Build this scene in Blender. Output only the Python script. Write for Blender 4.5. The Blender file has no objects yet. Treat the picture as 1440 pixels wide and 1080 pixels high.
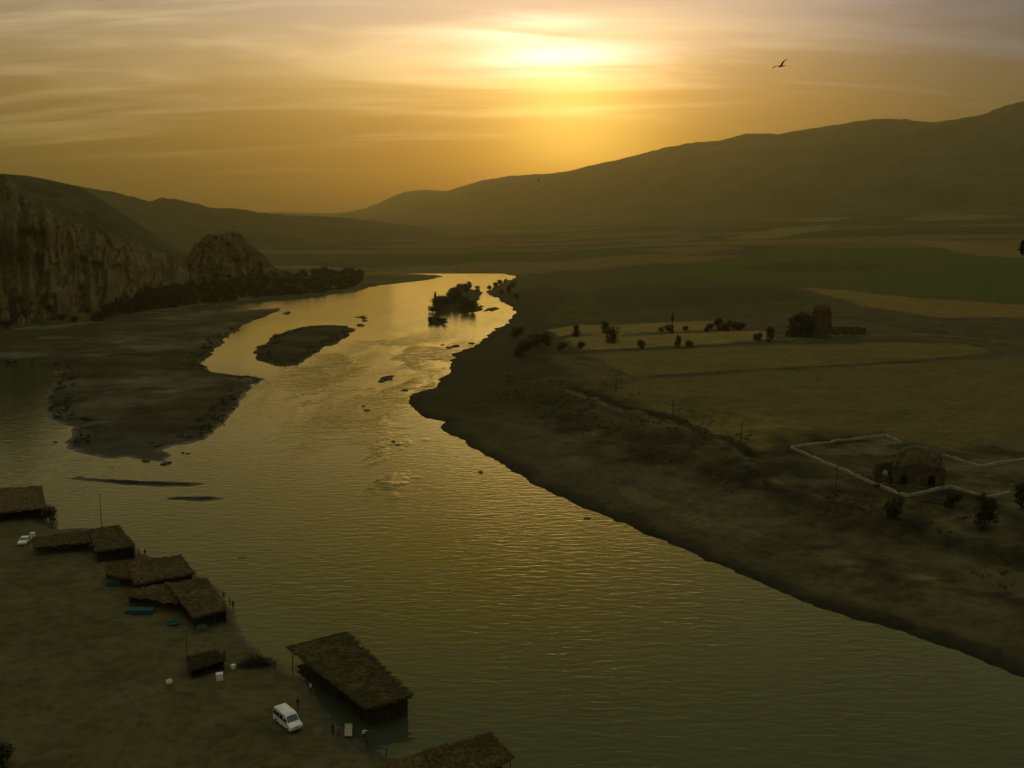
import bpy, bmesh, math, random
import numpy as np
from mathutils import Vector, Matrix

random.seed(7)
rng = np.random.default_rng(7)
scene = bpy.context.scene
C = scene.collection
PI = math.pi

# ------------------------------------------------------------------ camera
CAM_H = 70.0
F = 1400.0                       # focal length in photo pixels (1440 wide)
HORIZON = 308.0
PITCH = math.atan((540 - HORIZON) / F)
cam_d = bpy.data.cameras.new('camera')
cam_d.sensor_width = 36.0
cam_d.lens = 35.0
cam_d.clip_start = 0.5
cam_d.clip_end = 60000
cam = bpy.data.objects.new('camera', cam_d)
cam.location = (0, 0, CAM_H)
cam.rotation_euler = (PI / 2 - PITCH, 0, 0)
C.objects.link(cam)
scene.camera = cam
cp, sp = math.cos(PITCH), math.sin(PITCH)


def ray(px, py):
    u = (px - 720) / F
    v = (540 - py) / F
    return np.array([u, cp + v * sp, -sp + v * cp])


def at_z(px, py, z=0.0):
    d = ray(px, py)
    t = (z - CAM_H) / d[2]
    return np.array([d[0] * t, d[1] * t, z])


def sky_point(px, py, dist):
    d = ray(px, py)
    d = d / np.linalg.norm(d)
    return Vector(d * dist) + Vector((0, 0, CAM_H))


# ------------------------------------------------------------------ numpy noise
def _hash(ix, iy, seed):
    n = (ix.astype(np.int64) * 374761393 + iy.astype(np.int64) * 668265263 + seed * 1442695041) & 0x7fffffff
    n = ((n ^ (n >> 13)) * 1274126177) & 0x7fffffff
    n = (n ^ (n >> 16)) & 0xffff
    return n / 65535.0


def vnoise(x, y, seed=0):
    x = np.asarray(x, float); y = np.asarray(y, float)
    ix = np.floor(x); iy = np.floor(y)
    fx = x - ix; fy = y - iy
    fx = fx * fx * (3 - 2 * fx); fy = fy * fy * (3 - 2 * fy)
    a = _hash(ix, iy, seed); b = _hash(ix + 1, iy, seed)
    c = _hash(ix, iy + 1, seed); d = _hash(ix + 1, iy + 1, seed)
    return (a * (1 - fx) + b * fx) * (1 - fy) + (c * (1 - fx) + d * fx) * fy


def fbm(x, y, oct=4, seed=0):
    s = 0; a = 0.5; t = 0
    for k in range(oct):
        s = s + a * vnoise(x, y, seed + k * 17); t += a
        x = np.asarray(x) * 2.03 + 11.3; y = np.asarray(y) * 2.03 + 5.7; a *= 0.5
    return s / t


def sstep(a, b, x):
    t = np.clip((np.asarray(x, float) - a) / (b - a), 0, 1)
    return t * t * (3 - 2 * t)


# ------------------------------------------------------------------ river outline (traced shore, laid on the water level)
RIVER = [(900, 1500), (760, 1180), (725, 1090), (690, 1068), (600, 1062), (548, 1064), (515, 1054), (488, 1034), (462, 1004),
         (440, 975), (420, 948), (402, 934), (372, 928), (350, 912), (336, 888), (326, 862), (310, 840), (290, 812), (262, 798), (215, 782),
         (190, 772), (168, 752), (140, 742), (105, 742), (75, 745), (62, 736), (72, 718), (56, 700), (0, 690), (-150, 694), (-700, 705),
         (-700, 505), (-150, 510), (0, 512), (40, 513), (75, 517), (78, 535), (68, 552), (62, 572), (70, 590), (103, 600), (102, 611), (90, 622),
         (93, 631), (120, 640), (152, 644), (180, 642), (198, 646), (232, 650), (240, 640), (226, 634), (242, 628), (262, 625), (284, 618), (302, 607), (316, 594),
         (330, 578), (343, 558), (356, 543), (372, 532), (345, 529), (318, 526), (298, 521), (288, 512), (292, 502),
         (308, 486), (330, 466), (352, 452), (378, 443), (396, 433), (372, 434), (330, 438), (285, 440), (282, 436), (330, 430), (395, 423),
         (430, 420), (470, 414), (500, 411), (520, 404), (545, 400), (585, 396), (612, 392),
         (626, 389), (612, 386.5), (570, 384.5), (530, 381.5), (512, 378.5), (470, 376), (440, 374.5), (440, 373), (480, 374), (520, 376.2), (560, 376.8), (600, 378), (650, 379.5), (690, 382.5),
         (728, 388.5), (716, 394), (704, 400), (692, 405), (684, 410), (688, 414), (704, 422), (724, 437), (718, 446), (713, 457),
         (700, 463), (686, 470), (680, 478), (662, 488), (642, 496), (634, 506), (634, 522), (620, 532), (610, 546), (590, 551), (572, 557),
         (576, 568), (584, 576), (600, 588), (626, 594), (620, 600), (634, 610), (652, 620), (666, 630), (690, 645), (714, 657), (742, 676), (780, 697),
         (812, 711), (852, 726), (900, 746), (950, 768), (1000, 790), (1050, 810), (1100, 832), (1150, 851), (1200, 868),
         (1260, 886), (1320, 906), (1380, 926), (1440, 951), (1700, 1050), (2200, 1270), (2200, 1500)]
ISLES = [
    [(364, 507), (361, 496), (368, 484), (382, 473), (402, 465), (425, 460), (455, 457), (485, 458), (501, 462), (492, 471), (474, 481), (455, 490), (438, 502), (420, 514), (392, 515.5)],
    [(606, 437), (610, 424), (622, 420), (640, 412), (660, 407), (678, 410), (676, 418), (668, 424), (680, 432), (674, 438), (650, 441), (636, 436), (628, 440)],
    [(600, 450), (604, 446), (616, 447), (630, 451), (628, 455), (612, 456)],
    [(102, 673), (150, 674), (200, 676), (260, 677.5), (288, 680), (262, 684.5), (215, 684), (180, 682), (150, 678)],
    [(222, 699), (250, 698), (285, 697.5), (316, 701), (285, 704), (240, 703.5)],
    [(502, 446), (512, 443), (518, 447), (510, 450)], [(498, 456), (508, 454), (516, 457), (508, 461)],
    [(531, 535), (538, 530), (552, 528), (548, 533), (538, 538)],
    [(398, 440), (406, 437), (410, 441), (402, 444)],
    [(684, 434), (697, 432), (700, 436), (690, 438)],
    [(108, 671), (112, 671), (112, 673), (108, 673)],
    [(330, 785), (348, 782), (346, 785), (334, 787)],
]


def loopw(pts):
    return np.array([at_z(x, y)[:2] for x, y in pts])


RW = loopw(RIVER)
IW = [loopw(p) for p in ISLES]


def inside(poly, X, Y):
    res = np.zeros(X.shape, bool)
    x0, y0 = poly[:, 0], poly[:, 1]
    x1, y1 = np.roll(x0, -1), np.roll(y0, -1)
    bb = (X > x0.min()) & (X < x0.max()) & (Y > y0.min()) & (Y < y0.max())
    if not bb.any():
        return res
    xs, ys = X[bb], Y[bb]
    r = np.zeros(xs.shape, bool)
    for a, b, c, d in zip(x0, y0, x1, y1):
        if b == d:
            continue
        cond = ((b > ys) != (d > ys)) & (xs < (c - a) * (ys - b) / (d - b) + a)
        r ^= cond
    res[bb] = r
    return res


def seg_dist(A, B, X, Y):
    best = np.full(X.shape, 1e9)
    for (ax, ay), (bx, by) in zip(A, B):
        dx, dy = bx - ax, by - ay
        L = dx * dx + dy * dy + 1e-9
        t = np.clip(((X - ax) * dx + (Y - ay) * dy) / L, 0, 1)
        q = (X - ax - t * dx) ** 2 + (Y - ay - t * dy) ** 2
        np.minimum(best, q, out=best)
    return np.sqrt(best)


EA = [RW] + IW
SA = np.concatenate(EA)
SB = np.concatenate([np.roll(p, -1, 0) for p in EA])


def shore(X, Y):
    """signed distance to the shore, metres, positive on land"""
    X = np.asarray(X, float); Y = np.asarray(Y, float)
    d = seg_dist(SA, SB, X, Y)
    w = inside(RW, X, Y)
    for p in IW:
        w &= ~inside(p, X, Y)
    d = np.where(w, -d, d)
    R = np.hypot(X, Y)
    wob = (fbm(X / 7, Y / 7, 3, 3) - 0.5) * 3.2 + (fbm(X / 1.8, Y / 1.8, 2, 9) - 0.5) * 0.9
    wob = wob + (fbm(X / 14, Y / 14, 3, 33) - 0.5) * 8 * sstep(330, 600, R) + (fbm(X / 5, Y / 9, 2, 35) - 0.5) * 6 * sstep(430, 600, R)
    damp = np.clip(sstep(0.0, 1.0, R / 160.0), 0.25, 1)
    return d + wob * damp * np.exp(-np.abs(d) / 14)


CL = np.array([at_z(*p)[:2] for p in [(1100, 1300), (900, 960), (720, 800), (560, 660), (470, 570), (540, 480), (640, 410), (640, 382)]])


def rightness(X, Y):
    o = np.argsort(CL[:, 1])
    xc = np.interp(Y, CL[o, 1], CL[o, 0])
    return sstep(-15, 15, X - xc)


def height(X, Y, d=None):
    X = np.asarray(X, float); Y = np.asarray(Y, float)
    if d is None:
        d = shore(X, Y)
    R = np.hypot(X, Y)
    az = np.arctan2(X, Y)
    rt = rightness(X, Y)
    dl = np.maximum(d, 0)
    # left bank: a flat beach and mud flats
    hl = 0.7 * (1 - np.exp(-dl / 9)) + 0.010 * np.minimum(dl, 120) + (fbm(X / 12, Y / 12, 3, 21) - 0.5) * 0.25 * sstep(1, 12, dl)
    # right bank: a low bench, then a broken scarp up to the field level
    hr = 1.3 * (1 - np.exp(-dl / 5)) + 1.4 * sstep(8, 20, dl) + 3.6 * sstep(30, 66, dl + (fbm(X / 20, Y / 20, 2, 5) - 0.5) * 22)
    flat = 1 - sstep(0.75, 1.25, np.hypot((X - 112) / 52.0, (Y - 268) / 52.0))
    rough = (1 - flat) * sstep(20, 36, dl) * (1 - sstep(70, 120, dl)) * (1 - sstep(330, 430, R))
    hr = hr + rough * ((fbm(X / 13, Y / 13, 4, 41) - 0.5) * 5.0 + (fbm(X / 4, Y / 4, 2, 43) - 0.5) * 0.9)
    hr = hr + (fbm(X / 25, Y / 25, 3, 45) - 0.5) * 0.7 * (1 - flat) * sstep(10, 40, dl)
    h = hl * (1 - rt) + hr * rt
    far0 = 1450 - 450 * sstep(0.03, 0.14, az)
    far = np.maximum(R - far0, 0)
    slope = 0.0115 + 0.0165 * sstep(-0.02, 0.42, az) + 0.004 * sstep(-0.1, -0.3, az)
    h = h + slope * far * 1.06 + sstep(0, 1600, far) * (fbm(X / 420, Y / 420, 3, 51) - 0.5) * 26 * sstep(1000, 3200, R)
    h = h + sstep(0, 300, far) * 3
    hw = np.maximum(-0.22 * (-d), -3.0)
    return np.where(d > 0, h + 0.02, hw)


def hgt(x, y):
    return float(height(np.array([x]), np.array([y]))[0])


def ground_at(px, py):
    """the point of the ground seen in that direction"""
    d = ray(px, py)
    lo = 30.0
    ts = np.concatenate([np.linspace(60, 700, 900), np.linspace(700, 8000, 1500)])
    P = d[None, :] * ts[:, None]
    z = CAM_H + P[:, 2]
    near = np.abs(z) < 120
    hh = np.where(near, height(P[:, 0], P[:, 1]), -10)
    k = np.argmax(z < np.maximum(hh, 0))
    if k == 0:
        return at_z(px, py)
    a, b = ts[k - 1], ts[k]
    f0 = z[k - 1] - max(hh[k - 1], 0); f1 = z[k] - max(hh[k], 0)
    t = a + (b - a) * f0 / (f0 - f1 + 1e-9)
    p = d * t
    return np.array([p[0], p[1], CAM_H + p[2]])


# ------------------------------------------------------------------ material helpers
class G:
    """small wrapper that writes node graphs"""
    def __init__(self, tree):
        self.t = tree; self.n = tree.nodes; self.l = tree.links

    def node(self, typ, **kw):
        n = self.n.new(typ)
        for k, v in kw.items():
            setattr(n, k, v)
        return n

    def put(self, sock, v):
        if hasattr(v, 'is_output') or isinstance(v, bpy.types.NodeSocket):
            self.l.new(v, sock)
        elif isinstance(v, (tuple, list)) and sock.type == 'RGBA' and len(v) == 3:
            sock.default_value = (*v, 1)
        else:
            sock.default_value = v

    def math(self, op, a, b=0.0, c=0.0, clamp=False):
        n = self.node('ShaderNodeMath', operation=op, use_clamp=clamp)
        for i, v in enumerate((a, b, c)):
            self.put(n.inputs[i], v)
        return n.outputs[0]

    def vmath(self, op, a, b=(0, 0, 0)):
        n = self.node('ShaderNodeVectorMath', operation=op)
        self.put(n.inputs[0], a)
        if op == 'SCALE':
            self.put(n.inputs['Scale'], b)
        else:
            self.put(n.inputs[1], b)
        return n.outputs['Value'] if op in ('DOT_PRODUCT', 'LENGTH') else n.outputs[0]

    def mix(self, f, a, b, blend='MIX'):
        n = self.node('ShaderNodeMix', data_type='RGBA', blend_type=blend)
        self.put(n.inputs[0], f); self.put(n.inputs[6], a); self.put(n.inputs[7], b)
        return n.outputs[2]

    def noise(self, vec, scale, detail=4, rough=0.55, dist=0.0):
        n = self.node('ShaderNodeTexNoise')
        if vec is not None:
            self.put(n.inputs['Vector'], vec)
        n.inputs['Scale'].default_value = scale
        n.inputs['Detail'].default_value = detail
        n.inputs['Roughness'].default_value = rough
        n.inputs['Distortion'].default_value = dist
        return n.outputs['Fac']

    def mapping(self, vec, scale=(1, 1, 1), rot=(0, 0, 0), loc=(0, 0, 0)):
        n = self.node('ShaderNodeMapping')
        self.put(n.inputs['Vector'], vec)
        n.inputs['Scale'].default_value = scale
        n.inputs['Rotation'].default_value = rot
        n.inputs['Location'].default_value = loc
        return n.outputs[0]

    def ramp(self, f, stops):
        n = self.node('ShaderNodeValToRGB')
        self.put(n.inputs[0], f)
        e = n.color_ramp.elements
        while len(e) < len(stops):
            e.new(0.5)
        for s, (p, c) in zip(e, stops):
            s.position = p
            s.color = (*c, 1) if len(c) == 3 else c
        return n.outputs[0]

    def step(self, a, b, x):
        n = self.node('ShaderNodeMapRange', interpolation_type='SMOOTHSTEP')
        self.put(n.inputs[0], x)
        n.inputs[1].default_value = a; n.inputs[2].default_value = b
        n.inputs[3].default_value = 0; n.inputs[4].default_value = 1
        return n.outputs[0]

    def bump(self, h, strength=0.5, dist=0.1):
        n = self.node('ShaderNodeBump')
        self.put(n.inputs['Height'], h)
        self.put(n.inputs['Strength'], strength); n.inputs['Distance'].default_value = dist
        return n.outputs[0]


def new_mat(name):
    m = bpy.data.materials.new(name)
    m.use_nodes = True
    g = G(m.node_tree)
    b = m.node_tree.nodes['Principled BSDF']
    return m, g, b


def simple_mat(name, c1, c2=None, scale=3.0, rough=0.8, bump=0.0, spec=0.3, stretch=(1, 1, 1), metal=0.0, detail=5):
    m, g, b = new_mat(name)
    c2 = c2 or tuple(v * 0.7 for v in c1)
    tc = g.node('ShaderNodeTexCoord').outputs['Object']
    v = g.mapping(tc, stretch)
    f = g.noise(v, scale, detail)
    f = g.step(0.32, 0.68, f)
    g.put(b.inputs['Base Color'], g.mix(f, c1, c2))
    b.inputs['Roughness'].default_value = rough
    b.inputs['Metallic'].default_value = metal
    b.inputs['Specular IOR Level'].default_value = spec
    if bump:
        g.put(b.inputs['Normal'], g.bump(g.noise(v, scale * 2.2, 4), bump, 0.15))
    return m


M = {}
M['thatch'] = simple_mat('thatch_straw', (0.085, 0.070, 0.024), (0.045, 0.038, 0.014), 2.2, 0.95, 0.6, 0.1)
M['thatch_red'] = simple_mat('thatch_dry_brush', (0.125, 0.085, 0.028), (0.055, 0.042, 0.015), 1.8, 0.95, 0.6, 0.1)
M['thatch_dark'] = simple_mat('thatch_old', (0.06, 0.044, 0.018), (0.03, 0.024, 0.011), 1.8, 0.95, 0.6, 0.1)
M['wood'] = simple_mat('weathered_pole_wood', (0.07, 0.05, 0.03), (0.03, 0.022, 0.014), 4, 0.85, 0.3)
M['reed'] = simple_mat('shaded_reed_matting', (0.040, 0.032, 0.017), (0.016, 0.013, 0.008), 5, 0.95, 0.4, 0.05)  # interior shade of the shelters put into the matting colour
M['deck'] = simple_mat('shaded_deck_boards', (0.03, 0.024, 0.015), (0.012, 0.010, 0.007), 3, 0.9, 0.3, 0.1)  # board colour darkened to stand for the shade under the roofs
M['plank'] = simple_mat('pale_planks', (0.38, 0.33, 0.20), (0.26, 0.22, 0.13), 3, 0.8, 0.2)
M['teal'] = simple_mat('teal_cloth', (0.012, 0.085, 0.075), (0.007, 0.05, 0.048), 3, 0.85, 0.3)
M['white_paint'] = simple_mat('white_car_paint', (0.74, 0.77, 0.74), (0.55, 0.56, 0.50), 1.2, 0.35, 0, 0.5)
M['glass'] = simple_mat('dark_window_glass', (0.012, 0.018, 0.018), (0.008, 0.012, 0.012), 2, 0.08, 0, 0.5)
M['windscreen'] = simple_mat('windscreen_glass', (0.05, 0.08, 0.075), (0.04, 0.06, 0.06), 2, 0.08, 0, 0.8)
M['rubber'] = simple_mat('tyre_rubber', (0.012, 0.012, 0.012), None, 5, 0.85)
M['metal'] = simple_mat('dull_metal', (0.35, 0.35, 0.33), None, 5, 0.45, 0, 0.5, metal=0.6)
M['bumper'] = simple_mat('grey_plastic', (0.10, 0.10, 0.10), None, 5, 0.6)
M['lamp_glass'] = simple_mat('lamp_glass', (0.6, 0.6, 0.55), None, 5, 0.15, 0, 0.6)
M['leaf'] = simple_mat('dark_leaves', (0.030, 0.033, 0.010), (0.016, 0.019, 0.007), 0.5, 0.8, 0, 0.15)
M['leaf_dry'] = simple_mat('olive_leaves', (0.042, 0.040, 0.013), (0.022, 0.022, 0.008), 0.5, 0.8, 0, 0.15)
M['scrub'] = simple_mat('dry_scrub', (0.075, 0.066, 0.026), (0.040, 0.036, 0.014), 0.5, 0.9, 0, 0.1)
M['bark'] = simple_mat('bark', (0.04, 0.03, 0.018), (0.02, 0.016, 0.01), 3, 0.9, 0.4)
M['rock'] = simple_mat('wet_rock', (0.03, 0.025, 0.014), (0.015, 0.013, 0.008), 1.5, 0.55, 0.5)
M['ruin'] = simple_mat('old_brick_and_rubble', (0.105, 0.086, 0.040), (0.05, 0.042, 0.02), 0.55, 0.95, 0.8, 0.1, detail=9)
M['tower'] = simple_mat('red_brick', (0.12, 0.062, 0.030), (0.065, 0.036, 0.018), 0.35, 0.95, 0.5, 0.1, detail=8)
M['wall_stone'] = simple_mat('pale_wall_stone', (0.32, 0.28, 0.155), (0.23, 0.20, 0.115), 0.6, 0.9, 0.4, 0.1, detail=8)
M['skin'] = simple_mat('skin', (0.30, 0.17, 0.10), None, 6, 0.6)
M['hair'] = simple_mat('dark_hair', (0.012, 0.009, 0.007), None, 8, 0.7)
M['shoe'] = simple_mat('dark_shoes', (0.015, 0.012, 0.01), None, 8, 0.7)
M['trouser'] = simple_mat('dark_trousers', (0.018, 0.018, 0.022), (0.03, 0.028, 0.03), 5, 0.9)
for k, c in dict(paleblue=(0.42, 0.55, 0.58), white=(0.7, 0.7, 0.66), dark=(0.02, 0.02, 0.022), blue=(0.05, 0.22, 0.32), grey=(0.16, 0.17, 0.15), brown=(0.07, 0.04, 0.025), green=(0.05, 0.09, 0.06)).items():
    M['shirt_' + k] = simple_mat('shirt_' + k, c, None, 5, 0.9)
M['sack'] = simple_mat('cream_sack', (0.75, 0.58, 0.32), (0.55, 0.40, 0.20), 4, 0.9, 0.3)
M['crate'] = simple_mat('white_crate', (0.72, 0.72, 0.62), (0.55, 0.55, 0.47), 4, 0.7)
M['feather'] = simple_mat('dark_feathers', (0.035, 0.022, 0.012), (0.02, 0.013, 0.008), 6, 0.8)
M['tin'] = simple_mat('galvanised_tub', (0.10, 0.13, 0.14), None, 4, 0.5, 0, 0.5)

# ------------------------------------------------------------------ object helpers
def mesh_obj(name, verts, faces, mat=None, parent=None, smooth=False):
    me = bpy.data.meshes.new(name)
    me.from_pydata([tuple(map(float, v)) for v in verts], [], faces)
    me.update()
    o = bpy.data.objects.new(name, me)
    if mat is not None:
        me.materials.append(mat)
    if smooth:
        me.polygons.foreach_set('use_smooth', [True] * len(me.polygons))
    C.objects.link(o)
    if parent is not None:
        o.parent = parent
    return o


def bm_obj(name, bm, mat=None, parent=None, smooth=False):
    bmesh.ops.recalc_face_normals(bm, faces=bm.faces)
    me = bpy.data.meshes.new(name)
    bm.to_mesh(me); bm.free()
    if mat is not None:
        me.materials.append(mat)
    if smooth:
        me.polygons.foreach_set('use_smooth', [True] * len(me.polygons))
    o = bpy.data.objects.new(name, me)
    C.objects.link(o)
    if parent is not None:
        o.parent = parent
    return o


def tag(o, label, cat, group=None, kind=None):
    if label:
        o['label'] = label
    if cat:
        o['category'] = cat
    if group:
        o['group'] = group
    if kind:
        o['kind'] = kind
    return o


def empty(name, loc, rz=0.0):
    o = bpy.data.objects.new(name, None)
    o.location = tuple(map(float, loc)); o.rotation_euler = (0, 0, rz)
    o.empty_display_size = 0.5
    C.objects.link(o)
    return o


def copy_tree(o, parent=None):
    c = o.copy(); C.objects.link(c)
    if parent is not None:
        c.parent = parent
    for ch in list(o.children):
        copy_tree(ch, c)
    return c


def add_box(bm, c, s, rz=0.0, bevel=0.0):
    m = Matrix.Translation(Vector(tuple(map(float, c)))) @ Matrix.Rotation(rz, 4, 'Z') @ Matrix.Diagonal((s[0], s[1], s[2], 1))
    r = bmesh.ops.create_cube(bm, size=1.0, matrix=m)
    if bevel:
        es = list({e for v in r['verts'] for e in v.link_edges})
        bmesh.ops.bevel(bm, geom=es, offset=bevel, segments=2, affect='EDGES', profile=0.6)


def add_cyl(bm, a, b, r0, r1=None, seg=8):
    a = Vector(tuple(map(float, a))); b = Vector(tuple(map(float, b)))
    r1 = r0 if r1 is None else r1
    d = b - a
    q = d.to_track_quat('Z', 'Y').to_matrix().to_4x4()
    m = Matrix.Translation((a + b) / 2) @ q
    bmesh.ops.create_cone(bm, cap_ends=True, segments=seg, radius1=r0, radius2=r1, depth=d.length, matrix=m)


# ------------------------------------------------------------------ GROUND
def grid_faces(nr, nc):
    i = np.arange(nr - 1)[:, None] * nc + np.arange(nc - 1)[None, :]
    return np.stack([i, i + 1, i + nc + 1, i + nc], -1).reshape(-1, 4)


def np_mesh(name, V, Fq, mat, colors=None, smooth=True):
    me = bpy.data.meshes.new(name)
    me.vertices.add(len(V)); me.vertices.foreach_set('co', V.astype(np.float32).ravel())
    me.loops.add(Fq.size); me.loops.foreach_set('vertex_index', Fq.astype(np.int32).ravel())
    me.polygons.add(len(Fq))
    me.polygons.foreach_set('loop_start', (np.arange(len(Fq)) * 4).astype(np.int32))
    me.polygons.foreach_set('loop_total', np.full(len(Fq), 4, np.int32))
    me.update(calc_edges=True)
    me.polygons.foreach_set('use_smooth', np.full(len(Fq), smooth))
    if colors is not None:
        at = me.color_attributes.new('soil', 'FLOAT_COLOR', 'POINT')
        at.data.foreach_set('color', colors.astype(np.float32).ravel())
    me.materials.append(mat)
    o = bpy.data.objects.new(name, me)
    C.objects.link(o)
    return o


def poly_ground(pts):
    return np.array([ground_at(x, y)[:2] for x, y in pts])


azs = np.concatenate([np.linspace(-62, -31, 60, endpoint=False), np.linspace(-31, 31, 900, endpoint=False), np.linspace(31, 62, 60)])
azs = np.radians(azs)
dep = np.concatenate([np.linspace(60, 31.5, 40, endpoint=False), np.linspace(31.5, 2.7, 560)])
rs = 70.0 / np.tan(np.radians(dep))
rs = np.concatenate([rs, np.geomspace(rs[-1] * 1.012, 9800, 170)])
A, Rr = np.meshgrid(azs, rs)
X = (Rr * np.sin(A)).ravel(); Y = (Rr * np.cos(A)).ravel()
D = np.empty_like(X)
CH = 100000
for s in range(0, len(X), CH):
    D[s:s + CH] = shore(X[s:s + CH], Y[s:s + CH])
Z = height(X, Y, D)
RT = rightness(X, Y)
RAD = np.hypot(X, Y)

# soil colours: where each kind of ground lies
col = np.zeros((len(X), 4)); col[:, 3] = 0.0          # alpha = wetness


def blend(mask, c):
    global col
    m = np.clip(mask, 0, 1)[:, None]
    col[:, :3] = col[:, :3] * (1 - m) + np.array(c)[None, :] * m


n1 = fbm(X / 30, Y / 30, 4, 71); n2 = fbm(X / 9, Y / 9, 4, 73); n3 = fbm(X / 130, Y / 130, 4, 75)
BEACH = (0.088, 0.074, 0.030); MUD = (0.030, 0.026, 0.012); FLAT = (0.048, 0.040, 0.014); DRY = (0.075, 0.058, 0.023)
GREEN = (0.042, 0.051, 0.009); DGREEN = (0.028, 0.031, 0.009); STUB = (0.20, 0.138, 0.034); BROWN = (0.105, 0.080, 0.022); SCRUB = (0.044, 0.038, 0.015)
blend(np.ones(len(X)), BEACH)
blend(0.5 * sstep(0.45, 0.65, n2), (0.070, 0.060, 0.024))
fl = (1 - RT) * sstep(300, 360, RAD)
blend(fl, FLAT)
st = fbm(X / 34 + 3, Y / 26, 5, 77)
blend(fl * sstep(0.42, 0.58, st) * 0.8, MUD)
blend(fl * (1 - sstep(10, 26, D + (n1 - .5) * 20)) * sstep(300, 340, RAD) * 0.55, (0.030, 0.029, 0.011))
blend(fl * sstep(0.55, 0.7, fbm(X / 38, Y / 30, 5, 79)) * 0.7, (0.10, 0.085, 0.045))
blend(RT, DRY)
blend(RT * sstep(0.4, 0.62, n2) * 0.8, SCRUB)
nb = D + (n1 - .5) * 26
shorelow = RT * (1 - sstep(300, 380, RAD))
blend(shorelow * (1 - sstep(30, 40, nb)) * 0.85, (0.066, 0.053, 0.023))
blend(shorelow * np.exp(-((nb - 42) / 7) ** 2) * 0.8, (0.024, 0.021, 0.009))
blend(shorelow * sstep(40, 60, nb) * sstep(0.5, 0.62, fbm(X / 16, Y / 16, 4, 171)) * 0.7, (0.105, 0.085, 0.040))
blend(shorelow * sstep(40, 60, nb) * sstep(0.52, 0.64, fbm(X / 11 + 5, Y / 11, 4, 173)) * 0.75, (0.026, 0.025, 0.010))
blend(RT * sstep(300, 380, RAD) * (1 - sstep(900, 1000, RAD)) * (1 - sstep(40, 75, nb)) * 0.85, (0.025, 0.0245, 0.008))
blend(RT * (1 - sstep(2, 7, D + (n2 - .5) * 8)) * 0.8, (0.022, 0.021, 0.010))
farl = sstep(900, 1300, RAD)
blend(farl, SCRUB)
strip = fbm(X / 700 + 9, Y / 130, 3, 81)
blend(farl * sstep(0.52, 0.58, strip) * 0.55, BROWN)
blend(farl * sstep(0.60, 0.63, strip) * 0.8, (0.13, 0.09, 0.022))
blend(farl * sstep(0.47, 0.43, strip), GREEN)


def field(pts, c, amt=1.0, edge=2.0, tex=0.35, seed=0):
    P = poly_ground(pts)
    bb = (X > P[:, 0].min() - 8) & (X < P[:, 0].max() + 8) & (Y > P[:, 1].min() - 8) & (Y < P[:, 1].max() + 8)
    idx = np.where(bb)[0]
    if len(idx) == 0:
        return
    xs, ys = X[idx], Y[idx]
    ins = inside(P, xs, ys)
    d = seg_dist(P, np.roll(P, -1, 0), xs, ys)
    sd = np.where(ins, d, -d) + (fbm(xs / 12, ys / 12, 3, 90 + seed) - 0.5) * 6 * edge / 2
    m = np.zeros(len(X))
    m[idx] = sstep(-edge, edge, sd) * amt * (1 - tex + tex * 2 * fbm(xs / 40, ys / 8, 4, 95 + seed))
    blend(m * (D > 1), c)


def track(pts, w, c, amt=1.0):
    P = poly_ground(pts)
    bb = (X > P[:, 0].min() - 30) & (X < P[:, 0].max() + 30) & (Y > P[:, 1].min() - 30) & (Y < P[:, 1].max() + 30)
    idx = np.where(bb)[0]
    d = seg_dist(P[:-1], P[1:], X[idx], Y[idx]) + (fbm(X[idx] / 6, Y[idx] / 6, 2, 97) - 0.5) * w * 0.8
    m = np.zeros(len(X)); m[idx] = (1 - sstep(w * 0.35, w * 0.75, d)) * amt
    blend(m * (D > 1), c)


field([(770, 455), (790, 422), (860, 398), (1000, 396), (1100, 402), (1150, 416), (1170, 428), (1140, 440), (1000, 448), (880, 453)], GREEN, 1, 4, 0.3, 1)
field([(830, 410), (880, 402), (1080, 404), (1140, 420), (1000, 430), (850, 436)], DGREEN, 0.8, 5, 0.4, 2)
field([(950, 388), (1000, 366), (1100, 352), (1270, 347), (1440, 362), (1540, 370), (1540, 432), (1440, 426), (1290, 416), (1190, 406), (1110, 402)], (0.052, 0.064, 0.009), 1, 5, 0.25, 3)
field([(766, 463), (860, 457), (1005, 451), (1050, 458), (995, 464), (850, 472), (787, 474)], STUB, 1, 2.5, 0.3, 4)
field([(790, 478), (900, 472), (1000, 467), (1072, 464), (1092, 476), (1000, 484), (900, 489), (818, 493)], STUB, 0.95, 2.5, 0.3, 5)
field([(821, 499), (900, 494), (1092, 485), (1250, 482), (1360, 484), (1400, 496), (1200, 511), (1144, 515), (925, 527), (894, 531)], (0.130, 0.092, 0.023), 0.95, 3, 0.35, 6)
field([(770, 500), (800, 498), (880, 528), (860, 538), (820, 530)], (0.10, 0.075, 0.027), 0.8, 3, 0.3, 7)
field([(894, 534), (1144, 518), (1440, 501), (1560, 500), (1560, 640), (1440, 622), (1330, 628), (1240, 606), (1110, 622), (1050, 634), (960, 590), (860, 552)], BROWN, 1, 3, 0.25, 8)
field([(1120, 404), (1180, 407), (1290, 420), (1440, 429), (1540, 434), (1540, 450), (1440, 446), (1320, 446), (1220, 431), (1180, 419)], (0.165, 0.108, 0.025), 0.95, 4, 0.25, 9)
field([(1270, 340), (1300, 337), (1440, 348), (1540, 355), (1540, 370), (1425, 362), (1380, 360), (1320, 349)], (0.16, 0.105, 0.026), 0.95, 6, 0.25, 10)
field([(1015, 337), (1090, 321), (1175, 316), (1150, 325), (1080, 336)], (0.16, 0.105, 0.026), 0.9, 8, 0.3, 11)
field([(1100, 311), (1190, 303), (1200, 306), (1150, 312)], (0.16, 0.105, 0.026), 0.8, 10, 0.3, 12)
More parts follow.
